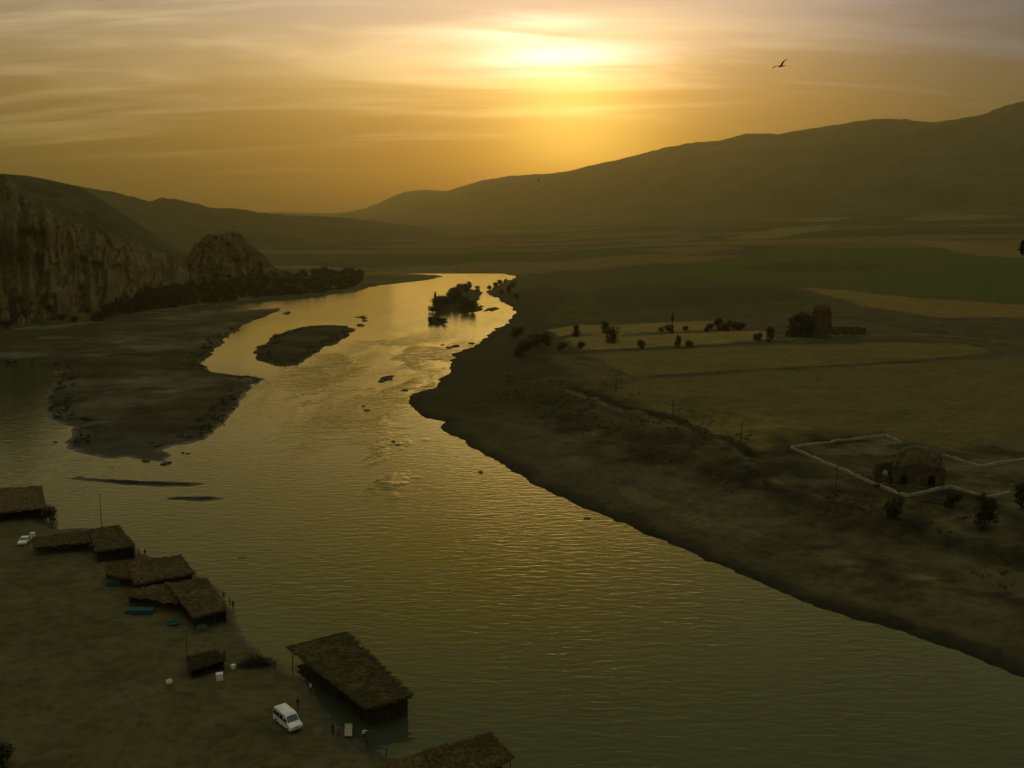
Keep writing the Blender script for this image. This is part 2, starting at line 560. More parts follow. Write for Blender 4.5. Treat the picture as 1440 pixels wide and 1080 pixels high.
field([(1270, 308), (1400, 300), (1560, 298), (1560, 303), (1430, 305), (1300, 311)], (0.16, 0.105, 0.026), 0.85, 10, 0.3, 13)
field([(890, 352), (1000, 345), (1050, 349), (960, 357)], (0.13, 0.088, 0.022), 0.8, 6, 0.3, 14)
field([(790, 331), (960, 324), (965, 328), (830, 336)], (0.13, 0.088, 0.022), 0.7, 8, 0.3, 15)
field([(880, 338), (980, 333), (990, 337), (900, 343)], (0.14, 0.10, 0.035), 0.7, 8, 0.3, 16)
field([(1020, 375), (1110, 368), (1240, 372), (1250, 378), (1100, 384)], DGREEN, 0.7, 5, 0.3, 17)
track([(790, 540), (850, 562), (905, 576), (960, 594), (1010, 612), (1060, 642)], 3.2, (0.018, 0.017, 0.008), 0.9)
track([(795, 548), (850, 569), (905, 583), (960, 602), (1010, 620), (1050, 645)], 1.8, (0.11, 0.088, 0.035), 0.7)
track([(760, 520), (800, 510), (860, 520), (894, 531)], 2.0, (0.03, 0.027, 0.01), 0.8)
track([(787, 474), (900, 468), (1068, 463), (1130, 474), (1180, 478), (1300, 480)], 3.0, (0.022, 0.02, 0.009), 0.9)
track([(818, 494), (950, 489), (1092, 481), (1200, 484)], 3.0, (0.022, 0.02, 0.009), 0.9)
track([(894, 531), (925, 528), (1144, 516), (1300, 508)], 2.4, (0.028, 0.025, 0.01), 0.8)
track([(1110, 476), (1180, 471), (1300, 470), (1440, 482), (1540, 490)], 4.0, (0.14, 0.11, 0.05), 0.75)
track([(1170, 460), (1290, 452), (1440, 462)], 4.0, (0.09, 0.075, 0.035), 0.6)
track([(1050, 650), (1105, 685), (1160, 702), (1225, 712), (1290, 706)], 1.5, (0.12, 0.097, 0.045), 0.5)
track([(880, 690), (1000, 738), (1120, 778), (1250, 808), (1440, 838), (1560, 855)], 4.5, (0.115, 0.09, 0.036), 0.55)
track([(1000, 770), (1150, 825), (1290, 868), (1440, 905)], 5, (0.10, 0.08, 0.032), 0.35)
for px_, py_, w_ in ((1190, 800, 26), (1225, 832, 40), (1275, 842, 34), (1215, 812, 44), (1310, 820, 60), (1400, 838, 50), (1170, 770, 40)):
    track([(px_ - w_ / 2, py_), (px_, py_ - 3), (px_ + w_ / 2, py_ - 3)], 2.2, (0.03, 0.028, 0.012), 0.6)
for pts in ([(880, 366), (1000, 358), (1100, 350), (1230, 343)], [(830, 345), (950, 338), (1010, 334)], [(1180, 345), (1260, 330), (1440, 322)], [(1130, 330), (1250, 322), (1330, 316)], [(760, 372), (860, 366), (940, 372)], [(700, 350), (820, 344), (900, 348)], [(600, 352), (690, 345), (760, 338)]):
    track(pts, 7.0, (0.028, 0.028, 0.011), 0.75)
# wheel ruts pressed into the beach
for pts in ([(60, 1010), (200, 960), (300, 985), (400, 1035)], [(50, 900), (140, 930), (200, 1010), (160, 1080)], [(300, 1080), (380, 1050), (480, 1060)], [(320, 1090), (400, 1058), (500, 1070)], [(150, 935), (200, 905), (260, 900)], [(20, 820), (90, 860), (200, 890)]):
    track(pts, 0.6, (0.05, 0.045, 0.02), 0.32)
# wetness near the water line (pools and damp sand)
isl = (1 - RT)
wet = (1 - sstep(0.2, 2.6, D + (n2 - .5) * 2.5)) * (D > 0)
wet_gloss = wet * (1 - RT) * (1 - sstep(420, 600, RAD))
wetflat = fl * sstep(0.50, 0.60, fbm(X / 60 + 7, Y / 12, 4, 83)) * (1 - sstep(60, 110, D)) * 0.22
blend(wet * 0.75, (0.020, 0.018, 0.009))
blend(np.where(inside(IW[0], X, Y), 1, 0) * sstep(0.5, 4, D), (0.026, 0.024, 0.0075))
for k in (3, 4):
    blend(np.where(inside(IW[k], X, Y), 1, 0), (0.012, 0.012, 0.008))
spit = poly_ground([(90, 612), (130, 610), (230, 612), (300, 608), (240, 650), (150, 645), (92, 632)])
blend(np.where(inside(spit, X, Y), 0.8, 0), (0.040, 0.040, 0.026))
mot = fbm(X / 6, Y / 6, 5, 191); mot2 = fbm(X / 17 + 4, Y / 17, 4, 193)
col[:, :3] *= (1 + shorelow * (1 - sstep(88, 112, D)) * sstep(6, 20, D) * ((mot - .5) * 1.5 + (mot2 - .5) * 1.1)).clip(0.35, 1.9)[:, None]
col[:, :3] *= (1 + fl * (1 - sstep(900, 1200, RAD)) * ((mot - .5) * 1.1 + (mot2 - .5) * 0.9)).clip(0.4, 1.8)[:, None]
col[:, :3] *= np.array([1.22, 1.28, 1.30])[None, :]
col[:, 3] = np.clip(np.maximum(wet_gloss, wetflat), 0, 1)

gm, g, b = new_mat('valley_soil')
at = g.node('ShaderNodeAttribute', attribute_name='soil')
geo = g.node('ShaderNodeNewGeometry').outputs['Position']
fine = g.noise(geo, 0.55, 8, 0.62)
mid = g.noise(geo, 0.09, 6, 0.6)
speck = g.noise(g.mapping(geo, (1, 1, 0.3)), 1.9, 4, 0.7)
c = g.mix(g.step(0.36, 0.66, fine), at.outputs['Color'], g.mix(1.0, at.outputs['Color'], (0.66, 0.66, 0.66), 'MULTIPLY'))
c = g.mix(g.math('MULTIPLY', g.step(0.42, 0.62, mid), 0.55), c, g.mix(1.0, c, (0.66, 0.68, 0.62), 'MULTIPLY'))
c = g.mix(g.math('MULTIPLY', g.step(0.58, 0.74, speck), 0.25), c, g.mix(1.0, c, (0.38, 0.40, 0.36), 'MULTIPLY'))
g.put(b.inputs['Base Color'], c)
w = at.outputs['Alpha']
g.put(b.inputs['Roughness'], g.math('SUBTRACT', 0.95, g.math('MULTIPLY', w, 0.5)))
g.put(b.inputs['Specular IOR Level'], g.math('ADD', 0.05, g.math('MULTIPLY', w, 0.16)))
g.put(b.inputs['Normal'], g.bump(g.math('ADD', g.math('MULTIPLY', fine, 1.0), g.math('MULTIPLY', speck, 0.6)), 0.4, 0.3))
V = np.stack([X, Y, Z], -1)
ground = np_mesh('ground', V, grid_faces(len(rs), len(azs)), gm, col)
tag(ground, 'valley floor of beach, mud flats, scrub banks and fields', 'ground', kind='structure')

# ------------------------------------------------------------------ WATER
wm, g, b = new_mat('river_water')
geo = g.node('ShaderNodeNewGeometry').outputs['Position']
rip = g.noise(g.mapping(geo, (0.42, 1.15, 1), (0, 0, math.radians(-14))), 0.60, 1.6, 0.5, 0.5)
rip2 = g.noise(g.mapping(geo, (0.6, 1.5, 1), (0, 0, math.radians(18))), 1.9, 2, 0.5, 0.2)
flow = g.noise(g.mapping(geo, (1.0, 0.30, 1), (0, 0, math.radians(24))), 0.045, 5, 0.55, 0.35)
fs = at_z(560, 520)
rapid = g.vmath('LENGTH', g.vmath('MULTIPLY', g.vmath('SUBTRACT', geo, (fs[0], fs[1], 0)), (1 / 60.0, 1 / 170.0, 0)))
rapid = g.math('SUBTRACT', 1.0, g.step(0.3, 1.2, rapid))
cs_ = at_z(330, 480)
calm = g.vmath('LENGTH', g.vmath('MULTIPLY', g.vmath('SUBTRACT', geo, (cs_[0], cs_[1], 0)), (1 / 75.0, 1 / 110.0, 0)))
calm = g.step(0.5, 1.3, calm)
cf_ = at_z(560, 405)
calm2 = g.vmath('LENGTH', g.vmath('MULTIPLY', g.vmath('SUBTRACT', geo, (cf_[0], cf_[1], 0)), (1 / 170.0, 1 / 210.0, 0)))
calm2 = g.step(0.4, 1.3, calm2)
stg = g.math('ADD', 0.52, g.math('MULTIPLY', g.step(0.36, 0.64, flow), 0.30))
stg = g.math('ADD', stg, g.math('MULTIPLY', rapid, g.math('MULTIPLY', g.step(0.45, 0.6, flow), 0.9)))
stg = g.math('MULTIPLY', stg, g.math('MULTIPLY', g.math('ADD', 0.12, g.math('MULTIPLY', calm, 0.88)), g.math('ADD', 0.8, g.math('MULTIPLY', calm2, 0.2))))
rip3 = g.noise(g.mapping(geo, (0.5, 1.0, 1), (0, 0, math.radians(20))), 0.20, 3, 0.6, 0.6)
patch = g.step(0.46, 0.60, g.noise(g.mapping(geo, (1.0, 0.45, 1), (0, 0, math.radians(30))), 0.035, 4, 0.55, 0.5))
fs2 = at_z(545, 655)
eddy = g.vmath('LENGTH', g.vmath('MULTIPLY', g.vmath('SUBTRACT', geo, (fs2[0], fs2[1], 0)), (1 / 16.0, 1 / 42.0, 0)))
eddy = g.math('SUBTRACT', 1.0, g.step(0.3, 1.2, eddy))
chop = g.math('MULTIPLY', g.math('MULTIPLY', patch, g.math('ADD', rapid, eddy)), 7.0)
hgtw = g.math('ADD', g.math('MULTIPLY', g.math('ADD', rip, g.math('MULTIPLY', rip2, 0.14)), stg), g.math('MULTIPLY', rip3, chop))
g.put(b.inputs['Normal'], g.bump(hgtw, 1.0, 0.155))
g.put(b.inputs['Base Color'], g.mix(g.step(0.35, 0.65, flow), (0.044, 0.052, 0.027), (0.036, 0.043, 0.022)))
b.inputs['Roughness'].default_value = 0.6
b.inputs['Specular IOR Level'].default_value = 0.0
nrm_w = b.inputs['Normal'].links[0].from_socket
gl = g.node('ShaderNodeBsdfGlossy')
gl.inputs['Color'].default_value = (0.95, 0.94, 0.58, 1)
gl.inputs['Roughness'].default_value = 0.10
g.put(gl.inputs['Normal'], nrm_w)
fr = g.node('ShaderNodeFresnel'); fr.inputs['IOR'].default_value = 1.33
g.put(fr.inputs['Normal'], nrm_w)
ms = g.node('ShaderNodeMixShader')
g.put(ms.inputs[0], fr.outputs[0]); g.put(ms.inputs[1], b.outputs[0]); g.put(ms.inputs[2], gl.outputs[0])
g.put(wm.node_tree.nodes['Material Output'].inputs['Surface'], ms.outputs[0])
water = mesh_obj('river_water', [(-900, 20, 0), (500, 20, 0), (500, 1300, 0), (-900, 1300, 0)], [(0, 1, 2, 3)], wm)
tag(water, 'wide rippled river winding away to the bright horizon', 'water', kind='structure')

# ------------------------------------------------------------------ HILLS AND MOUNTAINS
def hill_mat(name, slope_c, slope_c2, cliff_c, cliff_c2, s, cliff_lo=0.45, cliff_hi=0.72):
    m, g, b = new_mat(name)
    gn = g.node('ShaderNodeNewGeometry')
    pos = gn.outputs['Position']
    sx = g.node('ShaderNodeSeparateXYZ'); g.put(sx.inputs[0], gn.outputs['Normal'])
    nz = g.math('ADD', sx.outputs[2], g.math('MULTIPLY', g.math('SUBTRACT', g.noise(pos, s * 2.5, 5), 0.5), 0.35))
    n = g.noise(pos, s, 7, 0.62)
    n2 = g.noise(g.mapping(pos, (1, 1, 0.8)), s * 3.2, 8, 0.68)
    sc = g.mix(g.step(0.35, 0.65, n), slope_c, slope_c2)
    sc = g.mix(g.math('MULTIPLY', g.step(0.5, 0.66, n2), 0.6), sc, tuple(v * 0.55 for v in slope_c2))
    cc = g.mix(g.step(0.38, 0.62, n2), cliff_c, cliff_c2)
    g.put(b.inputs['Base Color'], g.mix(g.step(cliff_lo, cliff_hi, nz), cc, sc))
    b.inputs['Roughness'].default_value = 0.97
    b.inputs['Specular IOR Level'].default_value = 0.05
    g.put(b.inputs['Normal'], g.bump(n2, 0.7, 1.2 / (s * 40)))
    return m


def ridge_h(pxs, pys, x, dist):
    """height of a skyline seen at photo x, standing at that distance"""
    y = np.interp(x, pxs, pys)
    v = (540 - y) / F; u = (x - 720) / F
    dy = cp + v * sp; dz = -sp + v * cp
    return CAM_H + dist * dz / np.hypot(u, dy)


def polar_hill(name, x0, x1, nc, rows_fn, mat, label, cat):
    xs = np.linspace(x0, x1, nc)
    V = rows_fn(xs)
    nr = V.shape[0]
    o = np_mesh(name, V.reshape(-1, 3), grid_faces(nr, nc), mat)
    tag(o, label, cat, kind='structure')
    return o


def azim(x):
    return np.arctan((x - 720) / F / (cp))     # close to the horizon line


# far mountains on the right, tapering to the middle
MX = np.array([380, 460, 500, 515, 540, 556, 572, 590, 602, 616, 632, 655, 680, 705, 730, 752, 775, 800, 822, 850, 880, 900, 930, 960, 1000, 1020, 1040, 1058, 1080, 1105, 1130, 1160, 1185, 1205, 1230, 1262, 1290, 1310, 1340, 1360, 1380, 1410, 1440, 1520, 1600, 1800])
MY = np.array([303, 302, 297, 294, 285, 277, 271, 268, 267, 268, 269, 262, 254, 250, 249, 246, 245, 241, 235, 228, 220, 215, 207, 201, 197.5, 192, 188, 187.5, 189, 184, 180, 176, 171, 168, 167, 170, 173, 169, 165.5, 160, 151, 144, 137, 120, 108, 120])


def mountain_rows(xs):
    az = azim(xs)
    nr = 130
    t = np.linspace(0, 1.55, nr)[:, None]
    rr = np.interp(xs, [380, 560, 800, 1100, 1440, 1800], [10300, 9600, 7000, 6000, 5200, 4600])[None, :]
    r0 = np.interp(xs, [380, 560, 800, 1100, 1440, 1800], [7000, 6000, 4400, 3700, 3300, 3000])[None, :]
    r = r0 + (rr - r0) * t
    a = np.repeat(az[None, :], nr, 0)
    Xm, Ym = r * np.sin(a), r * np.cos(a)
    peak = ridge_h(MX, MY, xs, rr[0])[None, :]
    base = height(Xm, Ym)
    k = np.clip(t, 0, 1)
    prof = 0.55 * k ** 1.5 + 0.45 * sstep(0.25, 1.0, k)
    h = base[0:1] * 0 + (base * (1 - sstep(0.0, 1.0, k)) + peak * prof)
    gul = (np.abs(fbm(Xm / 900 + 3, Ym / 1500, 5, 101) - 0.5) * -2 + 0.5) * 150 + (fbm(Xm / 260, Ym / 420, 4, 105) - 0.5) * 90
    env = np.sin(np.clip(k, 0, 1) * PI) ** 0.8
    h = h + gul * env * sstep(0.05, 0.35, k) * np.clip((peak - 60) / 300, 0.1, 1)
    h = np.where(t > 1, peak * (1 - 0.75 * (t - 1) / 0.55), h)
    h = h + np.where(np.abs(t - 1) < 0.03, (fbm(xs / 9, xs * 0, 3, 108)[None, :] - 0.5) * 10, 0)
    h = np.where(t == 0, base - 40, h)
    return np.stack([Xm, Ym, h], -1)


mm = hill_mat('mountain_slopes', (0.085, 0.078, 0.030), (0.042, 0.043, 0.016), (0.11, 0.09, 0.04), (0.05, 0.045, 0.02), 0.0045, 0.6, 0.85)
polar_hill('mountain', 380, 1800, 560, mountain_rows, mm, 'long hazy mountain ridge rising to the right under the sunset', 'mountain')

# middle hills on the left
HX = np.array([-420, -200, 0, 120, 140, 170, 200, 214, 225, 240, 262, 290, 305, 318, 335, 360, 385, 420, 450, 490, 540, 620])
HY = np.array([240, 248, 255, 260, 263.5, 268, 275, 280, 283, 278, 280, 286, 291, 293, 292, 296, 300, 303, 304, 306, 312, 322])


def midhill_rows(xs):
    az = azim(xs)
    nr = 90
    t = np.linspace(0, 1.5, nr)[:, None]
    rr = np.interp(xs, [-420, 140, 400, 620], [2600, 2700, 3300, 3800])[None, :]
    r0 = np.interp(xs, [-420, 140, 400, 620], [1500, 1600, 1900, 2600])[None, :]
    r = r0 + (rr - r0) * t
    a = np.repeat(az[None, :], nr, 0)
    Xm, Ym = r * np.sin(a), r * np.cos(a)
    peak = ridge_h(HX, HY, xs, rr[0])[None, :]
    base = height(Xm, Ym)
    k = np.clip(t, 0, 1)
    h = base * (1 - sstep(0, 1, k)) + peak * (0.5 * k ** 1.4 + 0.5 * sstep(0.1, 1, k))
    env = np.sin(k * PI) ** 0.8
    h = h + ((fbm(Xm / 260, Ym / 420, 5, 111) - 0.5) * 60) * env * np.clip((peak - 40) / 100, 0.1, 1)
    h = np.where(t > 1, peak * (1 - 0.8 * (t - 1) / 0.5), h)
    h = h + np.where(np.abs(t - 1) < 0.04, (fbm(xs / 7, xs * 0, 3, 118)[None, :] - 0.5) * 5, 0)
    h = np.where(t == 0, base - 15, h)
    return np.stack([Xm, Ym, h], -1)


hm = hill_mat('hill_scrub', (0.075, 0.066, 0.022), (0.045, 0.044, 0.016), (0.10, 0.078, 0.03), (0.06, 0.05, 0.02), 0.006)
polar_hill('hills', -420, 620, 360, midhill_rows, hm, 'olive hills behind the left cliffs sloping down to the valley', 'hills')

# near cliff hill on the left
CX = np.array([-520, -200, -60, 0, 30, 62, 90, 130, 152, 178, 200, 225, 252, 270, 285, 300, 318, 345])
CRY = np.array([215, 232, 242, 244, 245, 247.5, 253, 262.5, 275, 294, 308, 326, 345, 356, 368, 380, 392, 404])
CCY = np.array([250, 262, 268, 262, 258, 290, 300, 312, 318, 328, 338, 348, 360, 366, 376, 386, 396, 406])
CB = np.array([520, 640, 655, 668, 675, 690, 705, 735, 760, 800, 840, 890, 940, 975, 1010, 1040, 1065, 1100])


def cliff_rows(xs):
    az = azim(xs)
    nr = 190
    t = np.concatenate([np.linspace(0, 1, 110, endpoint=False), np.linspace(1, 2, 55, endpoint=False), np.linspace(2, 2.8, 25)])[:, None]
    r0 = np.interp(xs, CX, CB)[None, :]
    dr1, dr2 = 125.0, 230.0
    a = np.repeat(az[None, :], nr, 0)
    r = r0 + np.where(t <= 1, t * dr1, dr1 + (t - 1) * dr2)
    buttress = (fbm(a * 45, t * 1.3 + 2, 4, 121) - 0.5) * 46 + (fbm(a * 170, t * 6.0, 4, 123) - 0.5) * 15 + (fbm(a * 420, t * 16.0, 3, 125) - 0.5) * 4
    r = r + buttress * (1 - sstep(1.0, 1.6, t)) * sstep(0.02, 0.2, t)
    Xm, Ym = r * np.sin(a), r * np.cos(a)
    hc = ridge_h(CX, CCY, xs, r0[0] + dr1)[None, :]
    hp = ridge_h(CX, CRY, xs, r0[0] + dr1 + dr2)[None, :]
    k = np.clip(t, 0, 1)
    stepn = fbm(a * 120, t * 5, 3, 127)
    kk = np.clip(k + (stepn - 0.5) * 0.42 * np.sin(k * PI), 0, 1)
    prof = 0.30 * sstep(0.0, 0.45, kk) * kk + 0.0 * kk + 0.7 * sstep(0.28, 0.95, kk) + 0.0
    prof = prof / (0.30 + 0.70)
    h = 1.0 + hc * prof
    k2 = np.clip(t - 1, 0, 1)
    h = np.where(t > 1, hc + (hp - hc) * (0.55 * k2 + 0.45 * sstep(0, 1, k2)), h)
    h = h + (fbm(Xm / 60, Ym / 60, 3, 131) - 0.5) * 14 * np.sin(np.clip(t / 2, 0, 1) * PI) ** 0.7 * np.clip(hc / 60, 0.15, 1)
    face = sstep(0.04, 0.2, t) * (1 - sstep(1.2, 1.9, t)) * np.clip(hc / 50, 0.25, 1)
    sa = a * 760
    lump = (fbm(sa / 34 + 2, h / 22, 3, 151) - 0.5) * 30 + (np.abs(fbm(sa / 15, h / 11 + sa / 60, 4, 153) - 0.5) * 2 - 0.3) * 13 + (fbm(sa / 5, h / 4, 3, 155) - 0.5) * 6
    r = r + lump * face
    Xm, Ym = r * np.sin(a), r * np.cos(a)
    h = h + (fbm(sa / 18, r / 18, 4, 157) - 0.5) * 7 * sstep(0.9, 1.2, t) * (1 - sstep(1.6, 1.95, t))
    h = np.where(t > 2, hp * (1 - 0.5 * (t - 2)) + (fbm(Xm / 20, Ym / 20, 3, 137) - 0.5) * 2, h)
    h = np.where(t == 0, -2.0, h)
    return np.stack([Xm, Ym, h], -1)


cm = hill_mat('cliff_rock', (0.066, 0.062, 0.022), (0.040, 0.040, 0.014), (0.21, 0.150, 0.066), (0.10, 0.075, 0.032), 0.025, 0.40, 0.72)
polar_hill('cliff', -520, 330, 520, cliff_rows, cm, 'pale craggy cliff and dark hill above the left bank', 'cliff')

KX = np.array([255, 268, 276, 284, 296, 306, 318, 330, 342, 352, 364, 376, 386, 396, 412, 430])
KY = np.array([384, 372, 356, 341, 335, 331, 327, 326, 330, 338, 345, 354, 366, 380, 390, 397])


def knob_rows(xs):
    az = azim(xs)
    nr = 130
    t = np.linspace(0, 2, nr)[:, None]
    r0 = np.interp(xs, [255, 330, 430], [1010, 1080, 1180])[None, :]
    a = np.repeat(az[None, :], nr, 0)
    pk = np.clip(ridge_h(KX, KY, xs, r0[0] + 70), 3, 999)[None, :]
    r = r0 + 70 * t + (fbm(a * 160, t * 5.0, 4, 141) - 0.5) * 20 * sstep(0, 0.2, t)
    Xm, Ym = r * np.sin(a), r * np.cos(a)
    k = np.clip(t, 0, 1)
    kk = np.clip(k + (fbm(a * 200, t * 6, 3, 143) - 0.5) * 0.2 * np.sin(k * PI), 0, 1)
    h = pk * (0.35 * kk + 0.65 * sstep(0.2, 0.9, kk))
    h = np.where(t > 1, pk * (1 - sstep(1.1, 2, t)), h)
    sa = a * 1080
    h = h + (fbm(sa / 16, t * 3, 4, 147) - 0.5) * 12 * np.sin(np.clip(t / 2, 0, 1) * PI) * np.clip(pk / 40, 0.1, 1)
    lump = (fbm(sa / 26, h / 18, 3, 161) - 0.5) * 26 + (np.abs(fbm(sa / 12, h / 8 + sa / 50, 4, 163) - 0.5) * 2 - 0.3) * 18 + (fbm(sa / 5, h / 4, 3, 165) - 0.5) * 8
    r = r + lump * sstep(0.03, 0.2, t) * (1 - sstep(1.4, 1.8, t))
    Xm, Ym = r * np.sin(a), r * np.cos(a)
    h = np.where((t == 0) | (t == 2), -2, h)
    return np.stack([Xm, Ym, h], -1)


km = hill_mat('outcrop_rock', (0.062, 0.054, 0.020), (0.040, 0.036, 0.014), (0.165, 0.125, 0.055), (0.07, 0.056, 0.025), 0.03, 0.42, 0.75)
polar_hill('rock_outcrop', 255, 430, 200, knob_rows, km, 'jagged rock outcrop at the end of the left cliff', 'rock outcrop')

# ------------------------------------------------------------------ TREES AND BUSHES
def crown_mesh(name, w, h, nblob, nleaf, leaf, seed, bottom=0.15, mat='leaf', spire=False):
    r = random.Random(seed)
    blobs = []
    for i in range(nblob):
        zz = h * (bottom + (0.92 - bottom) * r.random())
        k = (1 - (zz / h) * 0.55) if not spire else max(0.25, 1 - zz / h)
        a = r.random() * 2 * PI; q = r.random() ** 0.6
        rad = w * 0.5 * (0.30 + 0.28 * r.random()) * (0.7 if spire else 1)
        blobs.append((math.cos(a) * q * w * 0.36 * k, math.sin(a) * q * w * 0.36 * k, min(zz, h - rad * 0.7), rad))
    vs, fs = [], []
    for i in range(nleaf):
        bx, by, bz, br = r.choice(blobs)
        d = Vector((r.gauss(0, 1), r.gauss(0, 1), r.gauss(0, 1))).normalized()
        p = Vector((bx, by, bz)) + d * br * (0.55 + 0.5 * r.random())
        if p.z < 0.05:
            p.z = 0.05 + r.random() * 0.2
        n = (d + Vector((r.uniform(-.8, .8), r.uniform(-.8, .8), r.uniform(-.4, .8)))).normalized()
        t = n.cross(Vector((r.uniform(-1, 1), r.uniform(-1, 1), r.uniform(-1, 1)))).normalized()
        bt = n.cross(t)
        s = leaf * (0.6 + 0.8 * r.random())
        k = len(vs)
        vs += [p - t * s, p + bt * s * 0.45, p + t * s, p - bt * s * 0.45]
        fs.append((k, k + 1, k + 2, k + 3))
    me = bpy.data.meshes.new(name)
    me.from_pydata([tuple(v) for v in vs], [], fs)
    me.materials.append(M[mat])
    return me


def trunk_mesh(h, r0, seed, limbs=5, spread=2.0):
    r = random.Random(seed)
    bm = bmesh.new()
    top = Vector((r.uniform(-.2, .2), r.uniform(-.2, .2), h * 0.55))
    midp = Vector((r.uniform(-.15, .15), r.uniform(-.15, .15), h * 0.28))
    add_cyl(bm, (0, 0, -0.4), midp, r0, r0 * 0.8, 7)
    add_cyl(bm, midp, top, r0 * 0.8, r0 * 0.5, 7)
    for i in range(limbs):
        a = i * 2 * PI / limbs + r.random()
        s = midp.lerp(top, 0.3 + 0.7 * r.random())
        e = s + Vector((math.cos(a) * spread * r.uniform(.5, 1), math.sin(a) * spread * r.uniform(.5, 1), h * r.uniform(.15, .35)))
        add_cyl(bm, s, e, r0 * 0.38, r0 * 0.12, 5)
    bmesh.ops.recalc_face_normals(bm, faces=bm.faces)
    me = bpy.data.meshes.new('trunk')
    bm.to_mesh(me); bm.free()
    me.materials.append(M['bark'])
    return me


TREE_KINDS = []
for i in range(5):
    TREE_KINDS.append((crown_mesh('crown', 8.5 + i % 2, 9 + (i % 3), 15 + i, 1500, 0.42, 200 + i, 0.12), trunk_mesh(10, 0.28, 300 + i)))
SPIRE = (crown_mesh('crown', 3.4, 12, 16, 900, 0.36, 260, 0.08, spire=True), trunk_mesh(12, 0.2, 360, 4, 0.8))
BUSH_KINDS = [(crown_mesh('foliage', 3.4 + 0.6 * i, 2.4 + 0.3 * i, 9 + i, 1100, 0.20, 400 + i, 0.05, 'leaf_dry' if i == 1 else 'leaf'), trunk_mesh(2.4, 0.09, 500 + i, 5, 0.9)) for i in range(3)]


def plant(name, kind, loc, s, rz, label, cat, group=None, sz=None, partname='crown'):
    e = empty(name, loc, rz)
    e.scale = (s, s, sz or s)
    cr = bpy.data.objects.new(partname, kind[0]); C.objects.link(cr); cr.parent = e
    tr = bpy.data.objects.new('trunk' if partname == 'crown' else 'stem', kind[1]); C.objects.link(tr); tr.parent = e
    tag(e, label, cat, group)
    return e


# the dark belt under the left cliffs
r = random.Random(11)
belt = [(150, 446), (500, 402)]
BXS = np.array([140, 170, 200, 230, 260, 300, 340, 380, 420, 460, 500, 520])
BYT = np.array([447, 441, 436, 432, 428, 424, 419, 415, 413, 409, 401, 397])
for i in range(215):
    px = 150 + (i / 214.0) * 356 + r.uniform(-5, 5)
    row = i % 5
    deep = float(np.interp(px, [150, 220, 300, 420, 505], [10, 20, 26, 24, 18]))
    py = float(np.interp(px, BXS, BYT)) - deep * row / 4.0 + r.uniform(-1.5, 1.5)
    if px > 470:
        py = max(py, 386)
    p = ground_at(px, py)
    s = r.uniform(0.8, 1.35) * (1.0 if px > 190 else 0.75)
    plant('tree', TREE_KINDS[r.randrange(5)], (p[0], p[1], p[2] - 0.3), s * (1.15 if px < 390 else 1.4), r.uniform(0, 6.28), 'dark leafy tree in the belt between the left cliffs and the river', 'tree', 'trees of the dark belt under the cliffs', s * r.uniform(0.8, 1.2) * (1.0 if px < 390 else 0.78))
for i in range(16):
    px = 2 + i * 9.5 + r.uniform(-4, 4)
    py = 459 - i * 0.7 + r.uniform(-5, 5)
    p = ground_at(px, py)
    plant('bush', BUSH_KINDS[r.randrange(3)], (p[0], p[1], p[2]), r.uniform(1.4, 2.8), r.uniform(0, 6.28), 'dark bush at the foot of the leftmost cliff face', 'bush', 'bushes at the cliff foot', None, 'foliage')

# islet in the river
for px, py, s, k, lab in ((613, 438, 1.5, 0, 'round dark tree at the left end of the river islet'), (626, 434, 1.45, 1, 'tree in the middle of the river islet beside the round one'), (641, 431, 1.35, 2, 'broad tree on the islet behind its bare waterline'),
                     (653, 437, 1.25, 3, 'low tree at the front right of the islet'), (664, 438, 1.05, 4, 'small tree at the right tip of the islet'), (647, 411, 1.2, 1, 'tree on the far end of the islet, left of the pair'), (660, 410, 1.15, 2, 'tree on the far end of the islet, middle one'), (671, 411, 0.9, 0, 'small tree at the far right end of the islet'), (636, 421, 1.25, 4, 'tree joining the two clumps of the islet'), (619, 432, 1.35, 3, 'tree behind the round dark tree of the islet'), (633, 427, 1.4, 0, 'tallest tree at the heart of the islet'), (644, 426, 1.3, 2, 'tree at the heart of the islet, right of the tallest'), (652, 430, 1.2, 1, 'tree behind the low front right tree of the islet'), (642, 416, 1.2, 3, 'tree between the heart and the far end of the islet'), (654, 411, 1.2, 0, 'tree on the far end of the islet, second from its left')):
    p = at_z(px, py, 0.4)
    plant('tree', TREE_KINDS[k], p, s * 1.12, k * 1.3, lab, 'tree', 'trees on the river islet', s * 0.78)
p = at_z(612, 436, 0.4)
plant('tree', SPIRE, p, 1.15, 0.3, 'thin pointed tree standing out of the islet clump', 'tree', None, 1.45)
for px, py, s, lab in ((606, 453, 1.9, 'left half of the low brush on the small dark islet'), (615, 453, 2.0, 'middle bush on the small dark islet in front of the tree islet'), (624, 454, 1.7, 'right bush on the small dark islet')):
    p = at_z(px, py, 0.2)
    plant('bush', BUSH_KINDS[0], p, s, px, lab, 'bush', 'bushes on the small islet', s * 0.8, 'foliage')
for px, py, s in ((688, 408, 1.9), (697, 405, 2.3), (703, 402, 2.5), (711, 398, 2.0), (716, 410, 2.4), (706, 414, 1.9), (722, 404, 2.1), (726, 420, 2.0)):
    p = ground_at(px, py)
    plant('bush', BUSH_KINDS[int(px) % 3], p, s * 0.8, px, 'dark bush along the right bank just beyond the tree islet', 'bush', 'bank bushes beyond the islet', s * 0.9, 'foliage')

